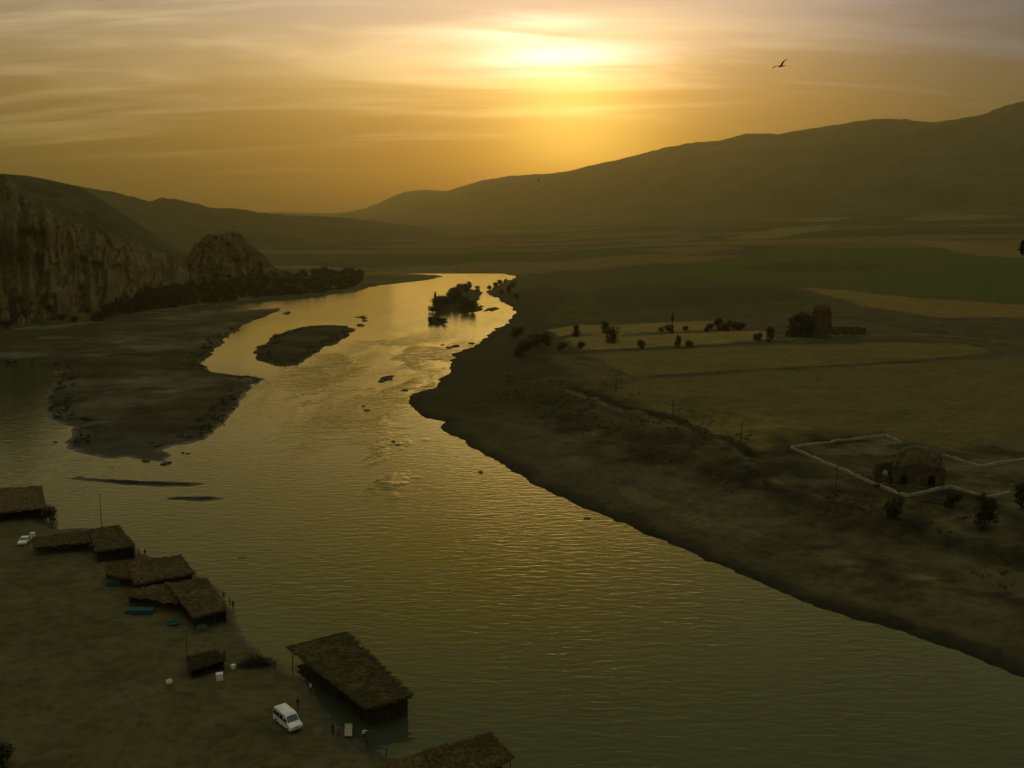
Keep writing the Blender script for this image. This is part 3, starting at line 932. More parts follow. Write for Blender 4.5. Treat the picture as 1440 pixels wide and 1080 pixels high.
# trees and bushes of the fields
FIELD = [('tree', 0, 810, 473, 0.50, 'small round tree at the left end of the stubble strips'), ('tree', 3, 861, 482, 0.66, 'rounded tree between the two stubble strips'), ('tree', 1, 851, 468, 0.5, 'slim tree just above the rounded tree in the stubble'),
         ('bush', 0, 791, 492, 1.05, 'dark bush on the left edge of the lower stubble strip'), ('bush', 1, 818, 491, 0.95, 'olive bush right of the dark bush on the stubble edge'), ('bush', 2, 902, 490, 1.0, 'small dark bush on the line below the lower stubble strip'),
         ('spire', 0, 945, 468, 0.62, 'tall thin tree rising from the hedge line of the stubble'), ('bush', 0, 940, 468, 1.25, 'bush at the foot of the tall thin tree'), ('bush', 2, 930, 467, 0.7, 'tiny bush left of the tall thin tree'), ('bush', 1, 964, 466, 0.8, 'tiny bush right of the tall thin tree'),
         ('tree', 2, 954, 489, 0.40, 'small tree standing alone on the lower stubble line'), ('bush', 1, 969, 489, 0.9, 'pale bush beside the lone small tree'),
         ('bush', 0, 998, 466, 1.3, 'leftmost bush of the dark hedge clump'), ('tree', 1, 1010, 464, 0.55, 'highest tree of the dark hedge clump'), ('bush', 2, 1022, 465, 1.3, 'middle bush of the dark hedge clump'), ('bush', 1, 1034, 464, 1.2, 'bush near the right end of the hedge clump'), ('bush', 0, 1043, 464, 1.2, 'rightmost bush of the dark hedge clump'),
         ('bush', 2, 1066, 479, 1.0, 'low bush left of the small tree by the tower field'), ('tree', 4, 1083, 480, 0.52, 'small tree on the field corner left of the tower grove'),
         ('tree', 0, 1115, 473, 0.85, 'left tree of the dark grove beside the brick tower'), ('tree', 3, 1128, 473, 1.05, 'largest tree of the dark grove beside the brick tower'), ('tree', 1, 1139, 474, 0.8, 'right tree of the grove touching the brick tower'),
         ('bush', 0, 738, 500, 2.2, 'dark bush at the top of the right bank'), ('bush', 1, 752, 489, 1.8, 'olive bush at the corner of the stubble strips'), ('bush', 2, 768, 486, 1.6, 'dark bush below the corner of the stubble strips'),
         ('bush', 0, 728, 474, 1.7, 'bush on the bank edge beside the river bend'),
         ('tree', 2, 1383, 746, 0.50, 'round dark tree below the stone wall at the right'), ('bush', 0, 1340, 712, 0.9, 'dark bush just below the stone wall corner'), ('bush', 2, 1256, 726, 1.0, 'low bush on the slope below the ruin'), ('tree', 4, 1436, 716, 0.42, 'dark tree at the right edge beside the wall end'),
         ('bush', 0, 4, 1076, 0.75, 'dark bush cut by the lower left corner'), ('bush', 2, 70, 731, 0.75, 'dark round bush at the waterside corner of the first shelter')]
for nm, k, px, py, s, lab in FIELD:
    p = ground_at(px, py)
    p[2] -= 0.05
    s *= 1.45
    if nm == 'tree':
        plant('tree', TREE_KINDS[k], p, s, px * 0.7, lab, 'tree')
    elif nm == 'spire':
        plant('tree', SPIRE, p, s, 0.5, lab, 'tree', None, s * 1.25)
    else:
        plant('bush', BUSH_KINDS[k], p, s, px * 0.7, lab, 'bush', None, None, 'foliage')

# ------------------------------------------------------------------ low scrub, too dense to count
def scrub(name, label, n, region, size, mat, seed):
    rg = np.random.default_rng(seed)
    px = rg.uniform(region[0], region[1], n * 8); py = rg.uniform(region[2], region[3], n * 8)
    dd = shore(px, py)
    hh = height(px, py, dd)
    keep = region[4](px, py, dd)
    px, py, hh = px[keep][:n], py[keep][:n], hh[keep][:n]
    vs, fs = [], []
    for x, y, z in zip(px, py, hh):
        sz = size * rg.uniform(0.4, 1.5)
        for _ in range(13):
            c = np.array([x, y, z + 0.02]) + np.array([rg.normal(0, .42), rg.normal(0, .42), abs(rg.normal(0, .30))]) * sz
            t = rg.normal(0, 1, 3); t /= np.linalg.norm(t)
            u = np.cross(t, rg.normal(0, 1, 3)); u /= np.linalg.norm(u)
            l = sz * rg.uniform(.2, .45)
            k = len(vs)
            vs += [c - t * l, c + u * l * .4, c + t * l, c - u * l * .4]
            fs.append((k, k + 1, k + 2, k + 3))
    o = mesh_obj(name, vs, fs, M[mat])
    tag(o, label, 'scrub', kind='stuff')


scrub('scrub', 'low dry scrub over the broken ground of the right bank', 1500, (-10, 270, 100, 430, lambda x, y, d: (d > 30) & (d < 78) & (rightness(x, y) > .9) & (fbm(x / 15, y / 15, 3, 181) > .5) & (np.hypot((x - 112) / 46, (y - 268) / 46) > 1)), 0.75, 'scrub', 21)
scrub('scrub', 'grass tufts along the rims of the mud flats and the bare island', 1400, (-330, -20, 300, 640, lambda x, y, d: (d > 1.0) & (d < 9) & (rightness(x, y) < .1) & (fbm(x / 12, y / 12, 3, 183) > .34)), 1.0, 'leaf', 22)

# ------------------------------------------------------------------ ROCKS in the river
def rock_mesh(seed):
    bm = bmesh.new()
    bmesh.ops.create_icosphere(bm, subdivisions=3, radius=1.0)
    r = random.Random(seed)
    o = [r.uniform(0, 50) for _ in range(3)]
    for v in bm.verts:
        p = v.co
        n = float(fbm(np.array([p.x * 1.3 + o[0] + p.z]), np.array([p.y * 1.3 + o[1]]), 3, seed)[0])
        v.co = p * (0.65 + 0.7 * n)
        v.co.z *= 0.55
    me = bpy.data.meshes.new('rock')
    bm.to_mesh(me); bm.free()
    me.materials.append(M['rock'])
    return me


ROCKS = [rock_mesh(s) for s in (3, 8, 15)]
for i, (px, py, s) in enumerate(((669, 425, 2.0), (677, 431, 2.4), (683, 437, 1.8), (693, 436, 1.8), (640, 487, 2.2), (631, 489, 1.8), (622, 485, 1.2), (663, 483, 1.8), (699, 467, 2.0), (545, 533, 2.0), (536, 536, 1.8), (569, 549, 1.4), (511, 571, 0.9), (516, 577, 1.0), (553, 621, 1.0), (560, 626, 0.8),
                        (257, 637, 0.8), (264, 638, 0.7), (78, 622, 0.9), (233, 652, 1.5), (205, 648, 1.3), (220, 637, 1.2), (403, 441, 2.4), (513, 451, 2.6), (507, 458, 2.4), (676, 664, 0.9), (826, 729, 0.8))):
    p = at_z(px, py, 0.0)
    o = bpy.data.objects.new('rock', ROCKS[i % 3]); C.objects.link(o)
    o.location = p; s *= 0.75; o.scale = (s * 1.5, s, s * 0.9); o.rotation_euler = (0, 0, i * 1.7)
    tag(o, 'small dark rock breaking the surface of the river shallows', 'rock', 'rocks in the river shallows')

# ------------------------------------------------------------------ THATCHED SHELTERS
def lerp(a, b, t):
    return a + (b - a) * t


def roof_mesh(q, thick, mat, seed, parent, origin, name='roof', bundles=420, bl=1.3, fringe=True):
    """q: four world corners, q0-q1 the high edge, q3-q2 the low edge"""
    r = random.Random(seed)
    q = [np.array(p, float) - origin for p in q]
    L = np.linalg.norm(q[1] - q[0]); W = np.linalg.norm(q[3] - q[0])
    nu, nv = max(8, int(L / 0.5)), max(8, int(W / 0.5))
    vs, fs = [], []
    up = np.array([0, 0, 1.0])

    def P(u, v):
        p = lerp(lerp(q[0], q[1], u), lerp(q[3], q[2], u), v)
        return p

    for layer in (0, 1):
        for j in range(nv + 1):
            for i in range(nu + 1):
                u, v = i / nu, j / nv
                uu = u + (r.uniform(-.5, .5) * 0.35 / L if i in (0, nu) else 0)
                vv = v + (r.uniform(-.5, .5) * 0.5 / W if j in (0, nv) else 0)
                p = P(uu, vv)
                if layer == 0:
                    s = 0.22 * math.sin(u * PI) * 0 + r.uniform(-.06, .06) + 0.24 * float(vnoise(np.array([u * L / 1.7 + seed]), np.array([v * W / 1.7]), 5)[0])
                    p = p + up * s
                else:
                    p = p - up * thick
                vs.append(p)
    n = (nu + 1) * (nv + 1)
    for j in range(nv):
        for i in range(nu):
            a = j * (nu + 1) + i
            fs.append((a, a + 1, a + nu + 2, a + nu + 1))
            fs.append((n + a, n + a + nu + 1, n + a + nu + 2, n + a + 1))
    ring = [i for i in range(nu + 1)] + [j * (nu + 1) + nu for j in range(1, nv + 1)] + [nv * (nu + 1) + i for i in range(nu - 1, -1, -1)] + [j * (nu + 1) for j in range(nv - 1, 0, -1)]
    for a, b_ in zip(ring, ring[1:] + ring[:1]):
        fs.append((b_, a, n + a, n + b_))
    dn = (q[3] + q[2] - q[0] - q[1]); dn = dn / np.linalg.norm(dn)
    sd = (q[1] - q[0]); sd = sd / np.linalg.norm(sd)
    nrm = np.cross(sd, dn); nrm = nrm if nrm[2] > 0 else -nrm
    for k in range(int(bundles * 1.7)):
        edge = fringe and k % 3 == 0
        if edge:
            side = r.randrange(4)
            u, v = r.random(), r.random()
            if side == 0: v = 0.995
            elif side == 1: u = 0.0
            elif side == 2: u = 1.0
            else: v = 0.0
        else:
            u, v = r.random(), r.random()
        a = r.gauss(0, 0.35)
        d = dn * math.cos(a) + sd * math.sin(a)
        s = np.cross(nrm, d)
        ln = bl * r.uniform(.5, 1.1); wd = r.uniform(.035, .09)
        c = P(u, v) + nrm * r.uniform(0.08, 0.22)
        lift = nrm * r.uniform(-0.06, 0.16)
        k0 = len(vs)
        p0 = c - d * ln * .5; p1 = c + d * ln * .5 + lift
        vs += [p0 - s * wd, p0 + s * wd, p1 + s * wd * .5, p1 - s * wd * .5, (p0 + p1) / 2 + nrm * wd * 1.1]
        fs += [(k0, k0 + 1, k0 + 4), (k0 + 1, k0 + 2, k0 + 4), (k0 + 2, k0 + 3, k0 + 4), (k0 + 3, k0, k0 + 4), (k0 + 3, k0 + 2, k0 + 1, k0)]
    return mesh_obj(name, vs, fs, mat, parent)


def screen_mesh(a, b_, z0a, z0b, z1a, z1b, origin, parent, mat, seed, name='shade_screen'):
    r = random.Random(seed)
    a = np.array(a); b_ = np.array(b_)
    L = np.linalg.norm((b_ - a)[:2])
    n = max(6, int(L / 0.35))
    vs, fs = [], []
    t2 = (b_ - a)[:2] / L
    nn = np.array([-t2[1], t2[0]])
    for i in range(n + 1):
        t = i / n
        p = lerp(a, b_, t)
        zt = lerp(z1a, z1b, t) + r.uniform(-.1, .05)
        zb = lerp(z0a, z0b, t)
        w = r.uniform(-.04, .04)
        for k, (s, z) in enumerate(((-.04, zb), (-.04, zt), (.04, zt), (.04, zb))):
            vs.append((p[0] + nn[0] * (s + w) - origin[0], p[1] + nn[1] * (s + w) - origin[1], z - origin[2]))
    for i in range(n):
        for k in range(4):
            fs.append((i * 4 + k, i * 4 + (k + 1) % 4, i * 4 + 4 + (k + 1) % 4, i * 4 + 4 + k))
    fs += [(0, 3, 2, 1), (n * 4, n * 4 + 1, n * 4 + 2, n * 4 + 3)]
    return mesh_obj(name, vs, fs, mat, parent)


def shelter(label, quad, zs, mat, screens, seed, posts=(4, 3), awning=None, name='thatched_shelter', thick=0.28, bundles=420, awn_mat=None, deck=True):
    Q = [at_z(x, y, z) for (x, y), z in zip(quad, zs)]
    c = sum(Q) / 4
    org = np.array([c[0], c[1], max(hgt(c[0], c[1]), 0.0)])
    root = empty(name, org)
    tag(root, label, 'shelter')
    roof_mesh(Q, thick, mat, seed, root, org, 'roof', bundles)
    inn = [lerp(p, c, 0.07) for p in Q]
    zof = lambda p: max(hgt(p[0], p[1]), -0.6)

    def post(p, ztop):
        bm = bmesh.new()
        add_cyl(bm, (p[0] - org[0] + random.uniform(-.08, .08), p[1] - org[1], zof(p) - 0.4 - org[2]), (p[0] - org[0], p[1] - org[1], ztop - org[2]), 0.09, 0.07, 7)
        bm_obj('post', bm, M['wood'], root)
    nu, nv = posts
    done = set()
    for i in range(nu):
        for v in (0, 1):
            u = i / (nu - 1)
            p = lerp(lerp(inn[0], inn[1], u), lerp(inn[3], inn[2], u), v)
            post(p, p[2] - thick * 0.6)
    for j in range(1, nv - 1):
        for u in (0, 1):
            v = j / (nv - 1)
            p = lerp(lerp(inn[0], inn[1], u), lerp(inn[3], inn[2], u), v)
            post(p, p[2] - thick * 0.6)
    for k in range(4):
        a, b_ = inn[k], inn[(k + 1) % 4]
        bm = bmesh.new()
        add_cyl(bm, a - org - np.array([0, 0, thick * 0.9]), b_ - org - np.array([0, 0, thick * 0.9]), 0.07, 0.07, 6)
        bm_obj('beam', bm, M['wood'], root)
        if k in screens:  # side and back screens added to keep the interior dark
            hi = screens[k]
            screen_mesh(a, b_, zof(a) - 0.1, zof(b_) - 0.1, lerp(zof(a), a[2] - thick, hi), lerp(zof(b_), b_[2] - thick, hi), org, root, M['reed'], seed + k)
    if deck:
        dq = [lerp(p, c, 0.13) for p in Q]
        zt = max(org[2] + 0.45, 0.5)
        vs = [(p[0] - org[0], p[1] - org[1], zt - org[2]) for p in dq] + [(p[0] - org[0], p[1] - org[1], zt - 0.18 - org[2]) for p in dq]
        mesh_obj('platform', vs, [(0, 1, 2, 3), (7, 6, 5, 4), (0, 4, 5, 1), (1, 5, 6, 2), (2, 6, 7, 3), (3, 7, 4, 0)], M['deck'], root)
    if awning:
        aq, az_ = awning
        A4 = [at_z(x, y, z) for (x, y), z in zip(aq, az_)]
        roof_mesh(A4, 0.16, awn_mat or mat, seed + 50, root, org, 'awning', int(bundles * 0.6), 1.0)
        ca = sum(A4) / 4
        for p in A4:
            p = lerp(p, ca, 0.08)
            post(p, p[2] - 0.1)
        i3 = [lerp(p, ca, 0.08) for p in A4]
        screen_mesh(i3[0], i3[1], zof(i3[0]) - .1, zof(i3[1]) - .1, i3[0][2] - .2, i3[1][2] - .2, org, root, M['reed'], seed + 9)  # back screen added to darken the space below the awning
    return root


shelter('thatched shelter half cut off by the left edge of the picture', [(-60, 690), (58, 684), (64, 714), (-60, 728)], [4.6, 4.6, 2.9, 2.9], M['thatch_red'], {0: 1.0, 1: 0.9}, 1, (5, 3), bundles=500)
shelter('long thatched shelter with a pale plank along its low awning', [(126, 746), (166, 740), (191, 768), (134, 776)], [3.9, 3.9, 3.1, 3.1], M['thatch'], {0: 0.9, 1: 0.8}, 2, (4, 3),
        ([(46, 757), (128, 746), (132, 762), (47, 771)], [3.3, 3.5, 2.7, 2.6]), bundles=380)
shelter('thatched shelter third from the left, shaggy brown roof by the water', [(178, 791), (254, 782), (273, 806), (190, 822)], [3.6, 3.6, 2.7, 2.7], M['thatch_red'], {0: 0.9, 1: 0.8}, 3, (4, 3),
        ([(147, 797), (180, 790), (190, 817), (150, 808)], [2.9, 3.1, 2.5, 2.5]), bundles=460)
shelter('thatched shelter fourth from the left with a long ragged awning', [(236, 822), (290, 814), (320, 856), (272, 869)], [3.6, 3.6, 2.8, 2.8], M['thatch_red'], {0: 0.9, 1: 0.7}, 4, (4, 3),
        ([(178, 831), (238, 821), (250, 847), (180, 839)], [3.0, 3.2, 2.6, 2.6]), bundles=460)
shelter('small dark stall with a flat brush roof on the open beach', [(262, 926), (306, 915), (316, 928), (268, 943)], [2.4, 2.4, 2.1, 2.1], M['thatch_dark'], {0: 1.0, 1: 1.0, 3: 0.9}, 5, (3, 2), None, 'market_stall', 0.14, 200)
shelter('largest thatched shelter, long roof slab standing at the water edge', [(487, 890), (579, 979), (516, 997), (405, 911)], [3.3, 3.3, 3.0, 3.0], M['thatch'], {0: 0.7, 1: 0.9}, 6, (6, 3), None, bundles=900)
shelter('shaggy thatched shelter cut off by the bottom edge', [(600, 1057), (690, 1033), (722, 1066), (622, 1112)], [3.2, 3.2, 2.7, 2.7], M['thatch_red'], {0: 1.0}, 7, (4, 3),
        ([(518, 1088), (602, 1056), (624, 1112), (540, 1150)], [2.8, 3.0, 2.6, 2.5]), bundles=600)

# ------------------------------------------------------------------ VEHICLES
def vehicle(name, prof, wid, label, cat, loc, rz, wheels, windows, screen, wheel_r, hood_lamps, rear):
    """prof: side outline (x forward, z up); half width narrows above the belt line"""
    root = empty(name, loc, rz)
    tag(root, label, cat)
    belt = 1.0
    top = max(z for _, z in prof)

    def hw(z):
        return wid * 0.5 * (1 - 0.13 * max(0, (z - belt) / (top - belt)))
    bm = bmesh.new()
    Lv = [bm.verts.new((x, hw(z), z)) for x, z in prof]
    Rv = [bm.verts.new((x, -hw(z), z)) for x, z in prof]
    bm.faces.new(Lv); bm.faces.new(list(reversed(Rv)))
    n = len(prof)
    for i in range(n):
        j = (i + 1) % n
        bm.faces.new((Lv[j], Lv[i], Rv[i], Rv[j]))
    bmesh.ops.recalc_face_normals(bm, faces=bm.faces)
    bmesh.ops.bevel(bm, geom=[e for e in bm.edges], offset=0.06, segments=2, affect='EDGES', profile=0.5, clamp_overlap=True)
    bm_obj('body', bm, M['white_paint'], root, False)
    for (x0, x1, z0, z1) in windows:
        for s in (1, -1):
            o = 0.012
            v = [(x0, s * (hw(z0) + o), z0), (x1, s * (hw(z0) + o), z0), (x1 - 0.05, s * (hw(z1) + o), z1), (x0 + 0.05, s * (hw(z1) + o), z1)]
            v += [(a, b_ - s * 0.03, c) for a, b_, c in v]
            mesh_obj('window', v, [(0, 1, 2, 3), (7, 6, 5, 4), (0, 4, 5, 1), (1, 5, 6, 2), (2, 6, 7, 3), (3, 7, 4, 0)], M['glass'], root)
    for nm, (x0, z0, x1, z1), sg in (('windscreen', screen, 1), ('rear_window', rear, -1)):
        nx, nz = (z1 - z0), (x0 - x1)
        ln = math.hypot(nx, nz); nx, nz = nx / ln * sg, nz / ln * sg
        if nz < 0 and nm == 'windscreen': nx, nz = -nx, -nz
        o = 0.02
        v = [(x0 + nx * o, -hw(z0) * .88, z0 + nz * o), (x0 + nx * o, hw(z0) * .88, z0 + nz * o), (x1 + nx * o, hw(z1) * .86, z1 + nz * o), (x1 + nx * o, -hw(z1) * .86, z1 + nz * o)]
        v += [(a - nx * .03, b_, c - nz * .03) for a, b_, c in v]
        mesh_obj(nm, v, [(0, 1, 2, 3), (7, 6, 5, 4), (0, 4, 5, 1), (1, 5, 6, 2), (2, 6, 7, 3), (3, 7, 4, 0)], M['windscreen'] if nm == 'windscreen' else M['glass'], root)
    for x in wheels:
        for s in (1, -1):
            bm = bmesh.new()
            y = s * (wid * 0.5 - 0.08)
            add_cyl(bm, (x, y - 0.1, wheel_r), (x, y + 0.1, wheel_r), wheel_r, wheel_r, 20)
            t = bm_obj('wheel', bm, M['rubber'], root)
            bm = bmesh.new()
            add_cyl(bm, (x, y + s * 0.09, wheel_r), (x, y + s * 0.115, wheel_r), wheel_r * .6, wheel_r * .55, 14)
            bm_obj('rim', bm, M['metal'], t)
    hx, hz = hood_lamps
    for s in (1, -1):
        bm = bmesh.new(); add_box(bm, (hx, s * wid * 0.37, hz), (0.10, 0.28, 0.18), 0, 0.03)
        bm_obj('headlight', bm, M['lamp_glass'], root)
    bm = bmesh.new(); add_box(bm, (hx, 0, hz), (0.07, wid * 0.42, 0.14), 0, 0.02); bm_obj('grille', bm, M['bumper'], root)
    bm = bmesh.new(); add_box(bm, (hx + 0.04, 0, hz - 0.33), (0.16, wid * 0.98, 0.2), 0, 0.05); bm_obj('bumper', bm, M['bumper'], root)
    for s in (1, -1):
        bm = bmesh.new(); add_box(bm, (screen[0] - 0.15, s * (wid * 0.5 + 0.1), screen[1] + 0.12), (0.10, 0.2, 0.16), 0, 0.02); bm_obj('mirror', bm, M['bumper'], root)
    return root


van_prof = [(-2.55, 0.35), (2.45, 0.35), (2.62, 0.55), (2.58, 0.88), (2.40, 1.02), (1.72, 1.22), (1.02, 2.02), (0.75, 2.16), (-2.2, 2.22), (-2.48, 2.1), (-2.6, 1.0)]
pv = ground_at(405, 1020)
pr_, pf_ = ground_at(388, 1002), ground_at(424, 1032)
va = math.atan2(pf_[1] - pr_[1], pf_[0] - pr_[0])
vehicle('minibus', van_prof, 1.95, 'white minibus parked on the beach beside the largest shelter', 'minibus', pv, va, (-1.65, 1.75),
        [(0.55, 1.45, 1.18, 1.68), (-0.65, 0.45, 1.18, 1.85), (-1.55, -0.75, 1.18, 1.85), (-2.40, -1.65, 1.18, 1.85)], (1.66, 1.26, 1.08, 1.95), 0.34, (2.58, 0.80), (-2.56, 1.2, -2.50, 1.95))
car_prof = [(-2.0, 0.3), (2.0, 0.3), (2.12, 0.5), (2.08, 0.74), (1.9, 0.84), (0.95, 0.96), (0.28, 1.42), (-0.9, 1.46), (-1.55, 1.06), (-2.02, 0.98), (-2.12, 0.6)]
pc = ground_at(35, 764)
vehicle('car', car_prof, 1.75, 'small white car parked facing the camera by the leftmost shelter', 'car', pc, math.radians(-82), (-1.25, 1.3),
        [(-0.05, 0.55, 0.98, 1.34), (-1.05, -0.12, 0.98, 1.36)], (0.90, 1.0, 0.32, 1.40), 0.31, (2.06, 0.66), (-1.5, 1.1, -0.98, 1.42))

# ------------------------------------------------------------------ PEOPLE
def person_mesh(pose):
    me = bpy.data.meshes.new('skeleton')
    V = []; E = []; Rd = []

    def v(p, r, par=None):
        V.append(p); Rd.append(r)
        if par is not None:
            E.append((par, len(V) - 1))
        return len(V) - 1
    lean = 0.05 if pose == 1 else 0.0
    pel = v((0, 0, 0.95), 0.15)
    wst = v((0, 0.01, 1.10), 0.135, pel)
    ch = v((0, 0.02 - lean, 1.30), 0.16, wst)
    nk0 = v((0, 0.02 - lean, 1.45), 0.075, ch)
    nk = v((0, 0.0 - lean, 1.52), 0.055, nk0)
    hd = v((0, -0.01 - lean, 1.62), 0.095, nk)
    ht = v((0, 0.0 - lean, 1.72), 0.075, hd)
    no = v((0, -0.10 - lean, 1.615), 0.018, hd)
    for s in (1, -1):
        stride = 0.16 * s if pose == 1 else 0.03 * s
        hp = v((0.10 * s, 0, 0.88), 0.095, pel)
        kn = v((0.11 * s, -stride * 0.5 - 0.01, 0.50), 0.062, hp)
        an = v((0.12 * s, -stride + 0.02, 0.09), 0.042, kn)
        ft = v((0.13 * s, -stride - 0.13, 0.04), 0.036, an)
        sh = v((0.19 * s, 0.02 - lean, 1.40), 0.062, ch)
        if pose == 2 and s == 1:
            el = v((0.42, -0.08, 1.32), 0.045, sh); wr = v((0.62, -0.20, 1.36), 0.032, el); hn = v((0.69, -0.24, 1.36), 0.034, wr)
            fd = Vector((0.09, -0.03, 0.0))
        else:
            el = v((0.26 * s, 0.05 + stride * .4, 1.13), 0.045, sh); wr = v((0.27 * s, -0.04 + stride * .8, 0.90), 0.032, el); hn = v((0.27 * s, -0.06 + stride * .8, 0.83), 0.034, wr)
            fd = Vector((0.0, -0.02, -0.09))
        hp_ = Vector(V[hn])
        for k in range(4):
            off = Vector((0, (k - 1.5) * 0.02, 0)) if abs(fd.z) > .05 else Vector((0, 0, (k - 1.5) * 0.02))
            a = v(tuple(hp_ + off + fd * 0.5), 0.010, hn)
            v(tuple(hp_ + off + fd * (0.95 - 0.08 * abs(k - 1.3)) + Vector((0, -0.012, 0))), 0.008, a)
        a = v(tuple(hp_ + Vector((-0.02 * s, -0.035, 0)) + fd * 0.1), 0.012, hn)
        v(tuple(hp_ + Vector((-0.025 * s, -0.055, 0)) + fd * 0.45), 0.010, a)
    me.from_pydata(V, E, [])
    o = bpy.data.objects.new('skeleton', me); C.objects.link(o)
    sk = o.modifiers.new('skin', 'SKIN')
    for i, rr in enumerate(Rd):
        o.data.skin_vertices[0].data[i].radius = (rr, rr * (0.72 if i in (0, 1, 2) else 1.0))
    o.data.skin_vertices[0].data[0].use_root = True
    ss = o.modifiers.new('sub', 'SUBSURF'); ss.levels = 1; ss.render_levels = 1
    dg = bpy.context.evaluated_depsgraph_get()
    out = bpy.data.meshes.new_from_object(o.evaluated_get(dg))
    bpy.data.objects.remove(o); bpy.data.meshes.remove(me)
    while len(out.materials) < 4:
        out.materials.append(M['skin'])
    for p in out.polygons:
        c = p.center
        p.use_smooth = True
        if c.z > 1.47: p.material_index = 0
        elif c.z < 0.07: p.material_index = 3
        elif c.z < 0.96 and abs(c.x) < 0.215: p.material_index = 2
        elif c.z > 1.02 and abs(c.x) < 0.45: p.material_index = 1
        else: p.material_index = 0
    return out


PM = [person_mesh(k) for k in range(3)]


def hair_mesh():
    bm = bmesh.new()
    bmesh.ops.create_uvsphere(bm, u_segments=12, v_segments=8, radius=0.108, matrix=Matrix.Translation((0, 0.012, 1.665)) @ Matrix.Diagonal((0.95, 1.08, 1.0, 1)))
    bmesh.ops.delete(bm, geom=[q for q in bm.verts if q.co.z < 1.63 and q.co.y < 0.0 or q.co.z < 1.58], context='VERTS')
    me = bpy.data.meshes.new('hair'); bm.to_mesh(me); bm.free(); me.materials.append(M['hair'])
    return me


HAIR = hair_mesh()


def person(px, py, shirt, pose, rz, label, s=1.0, group=None):
    p = ground_at(px, py)
    z = max(hgt(p[0], p[1]), -0.35)
    me = PM[pose].copy()
    for k, m in enumerate((M['skin'], M['shirt_' + shirt], M['trouser'], M['shoe'])):
        me.materials[k] = m
    o = bpy.data.objects.new('person', me); C.objects.link(o)
    o.location = (p[0], p[1], z); o.rotation_euler = (0, 0, rz); o.scale = (s, s, s)
    tag(o, label, 'person', group)
    h = bpy.data.objects.new('hair', HAIR); C.objects.link(h); h.parent = o
    if pose == 1: h.location = (0, -0.05, 0)
    return o


person(437, 976, 'paleblue', 1, 2.0, 'person in a pale blue top walking along the open side of the largest shelter', 1.1)
person(419, 997, 'dark', 0, 0.4, 'person in dark clothes standing just behind the white minibus')
person(468, 1034, 'dark', 0, 2.6, 'person in dark clothes, left one of two between minibus and shelter')
person(476, 1036, 'grey', 1, 1.2, 'person in a grey top, right one of two between minibus and shelter')
person(512, 1038, 'white', 2, 0.3, 'person in a white shirt at the near corner of the largest shelter')
person(517, 1053, 'brown', 0, 1.0, 'person in dark brown standing in front of the white shirt')
person(543, 1060, 'blue', 1, 2.3, 'person in a blue shirt at the water near the bottom shelter', 0.85)
person(386, 942, 'green', 2, 0.0, 'person holding an arm out beside the brush heap')
person(377, 938, 'dark', 0, 1.5, 'person in dark clothes at the end of the brush heap')
person(316, 929, 'dark', 0, 0.7, 'dark figure standing behind the small stall')
person(196, 781, 'paleblue', 0, 2.2, 'person in a pale top at the shore between two shelters')
person(204, 783, 'dark', 1, 0.9, 'person in dark clothes at the shore beside the pale top')
for px, py, a in ((315, 843, 0.5), (323, 850, 1.9), (328, 855, 2.9)):
    person(px, py, 'dark', 0, a, 'dark small figure wading in the shallows beside the fourth shelter', 0.95, 'waders beside the fourth shelter')

# ------------------------------------------------------------------ BEACH CLUTTER
def soft_lump(name, px, py, s, mat, label, cat):
    p = ground_at(px, py)
    bm = bmesh.new()
    bmesh.ops.create_icosphere(bm, subdivisions=3, radius=1)
    for v in bm.verts:
        k = 1 + 0.25 * (float(fbm(np.array([v.co.x * 2 + px]), np.array([v.co.y * 2 + v.co.z]), 3, 5)[0]) - .5)
        v.co = Vector((v.co.x * s[0] * k, v.co.y * s[1] * k, (max(v.co.z, -0.7) + 0.7) * s[2] * k))
    o = bm_obj(name, bm, mat, None, True)
    o.location = p
    tag(o, label, cat)
    return o


soft_lump('sack', 238, 962, (0.55, 0.5, 0.5), M['sack'], 'cream sack lying alone left of the small stall', 'sack')


def crate(px, py, s, label, rz):
    p = ground_at(px, py)
    root = empty('crate', p, rz)
    tag(root, label, 'crate')
    bm = bmesh.new()
    add_box(bm, (0, 0, s[2] * .5), s, 0, 0.03)
    bm_obj('box', bm, M['crate'], root)
    bm = bmesh.new()
    add_box(bm, (0, 0, s[2] + 0.035), (s[0] * 1.06, s[1] * 1.06, 0.07), 0, 0.02)
    bm_obj('lid', bm, M['crate'], root)


crate(309, 956, (1.0, 0.8, 1.0), 'white cool box standing at the right end of the small stall', 0.3)
crate(328, 940, (0.7, 0.5, 0.55), 'small white box behind the cool box near the brush heap', 0.9)
crate(46, 755, (0.9, 0.8, 0.9), 'white box standing right of the small white car', 0.2)


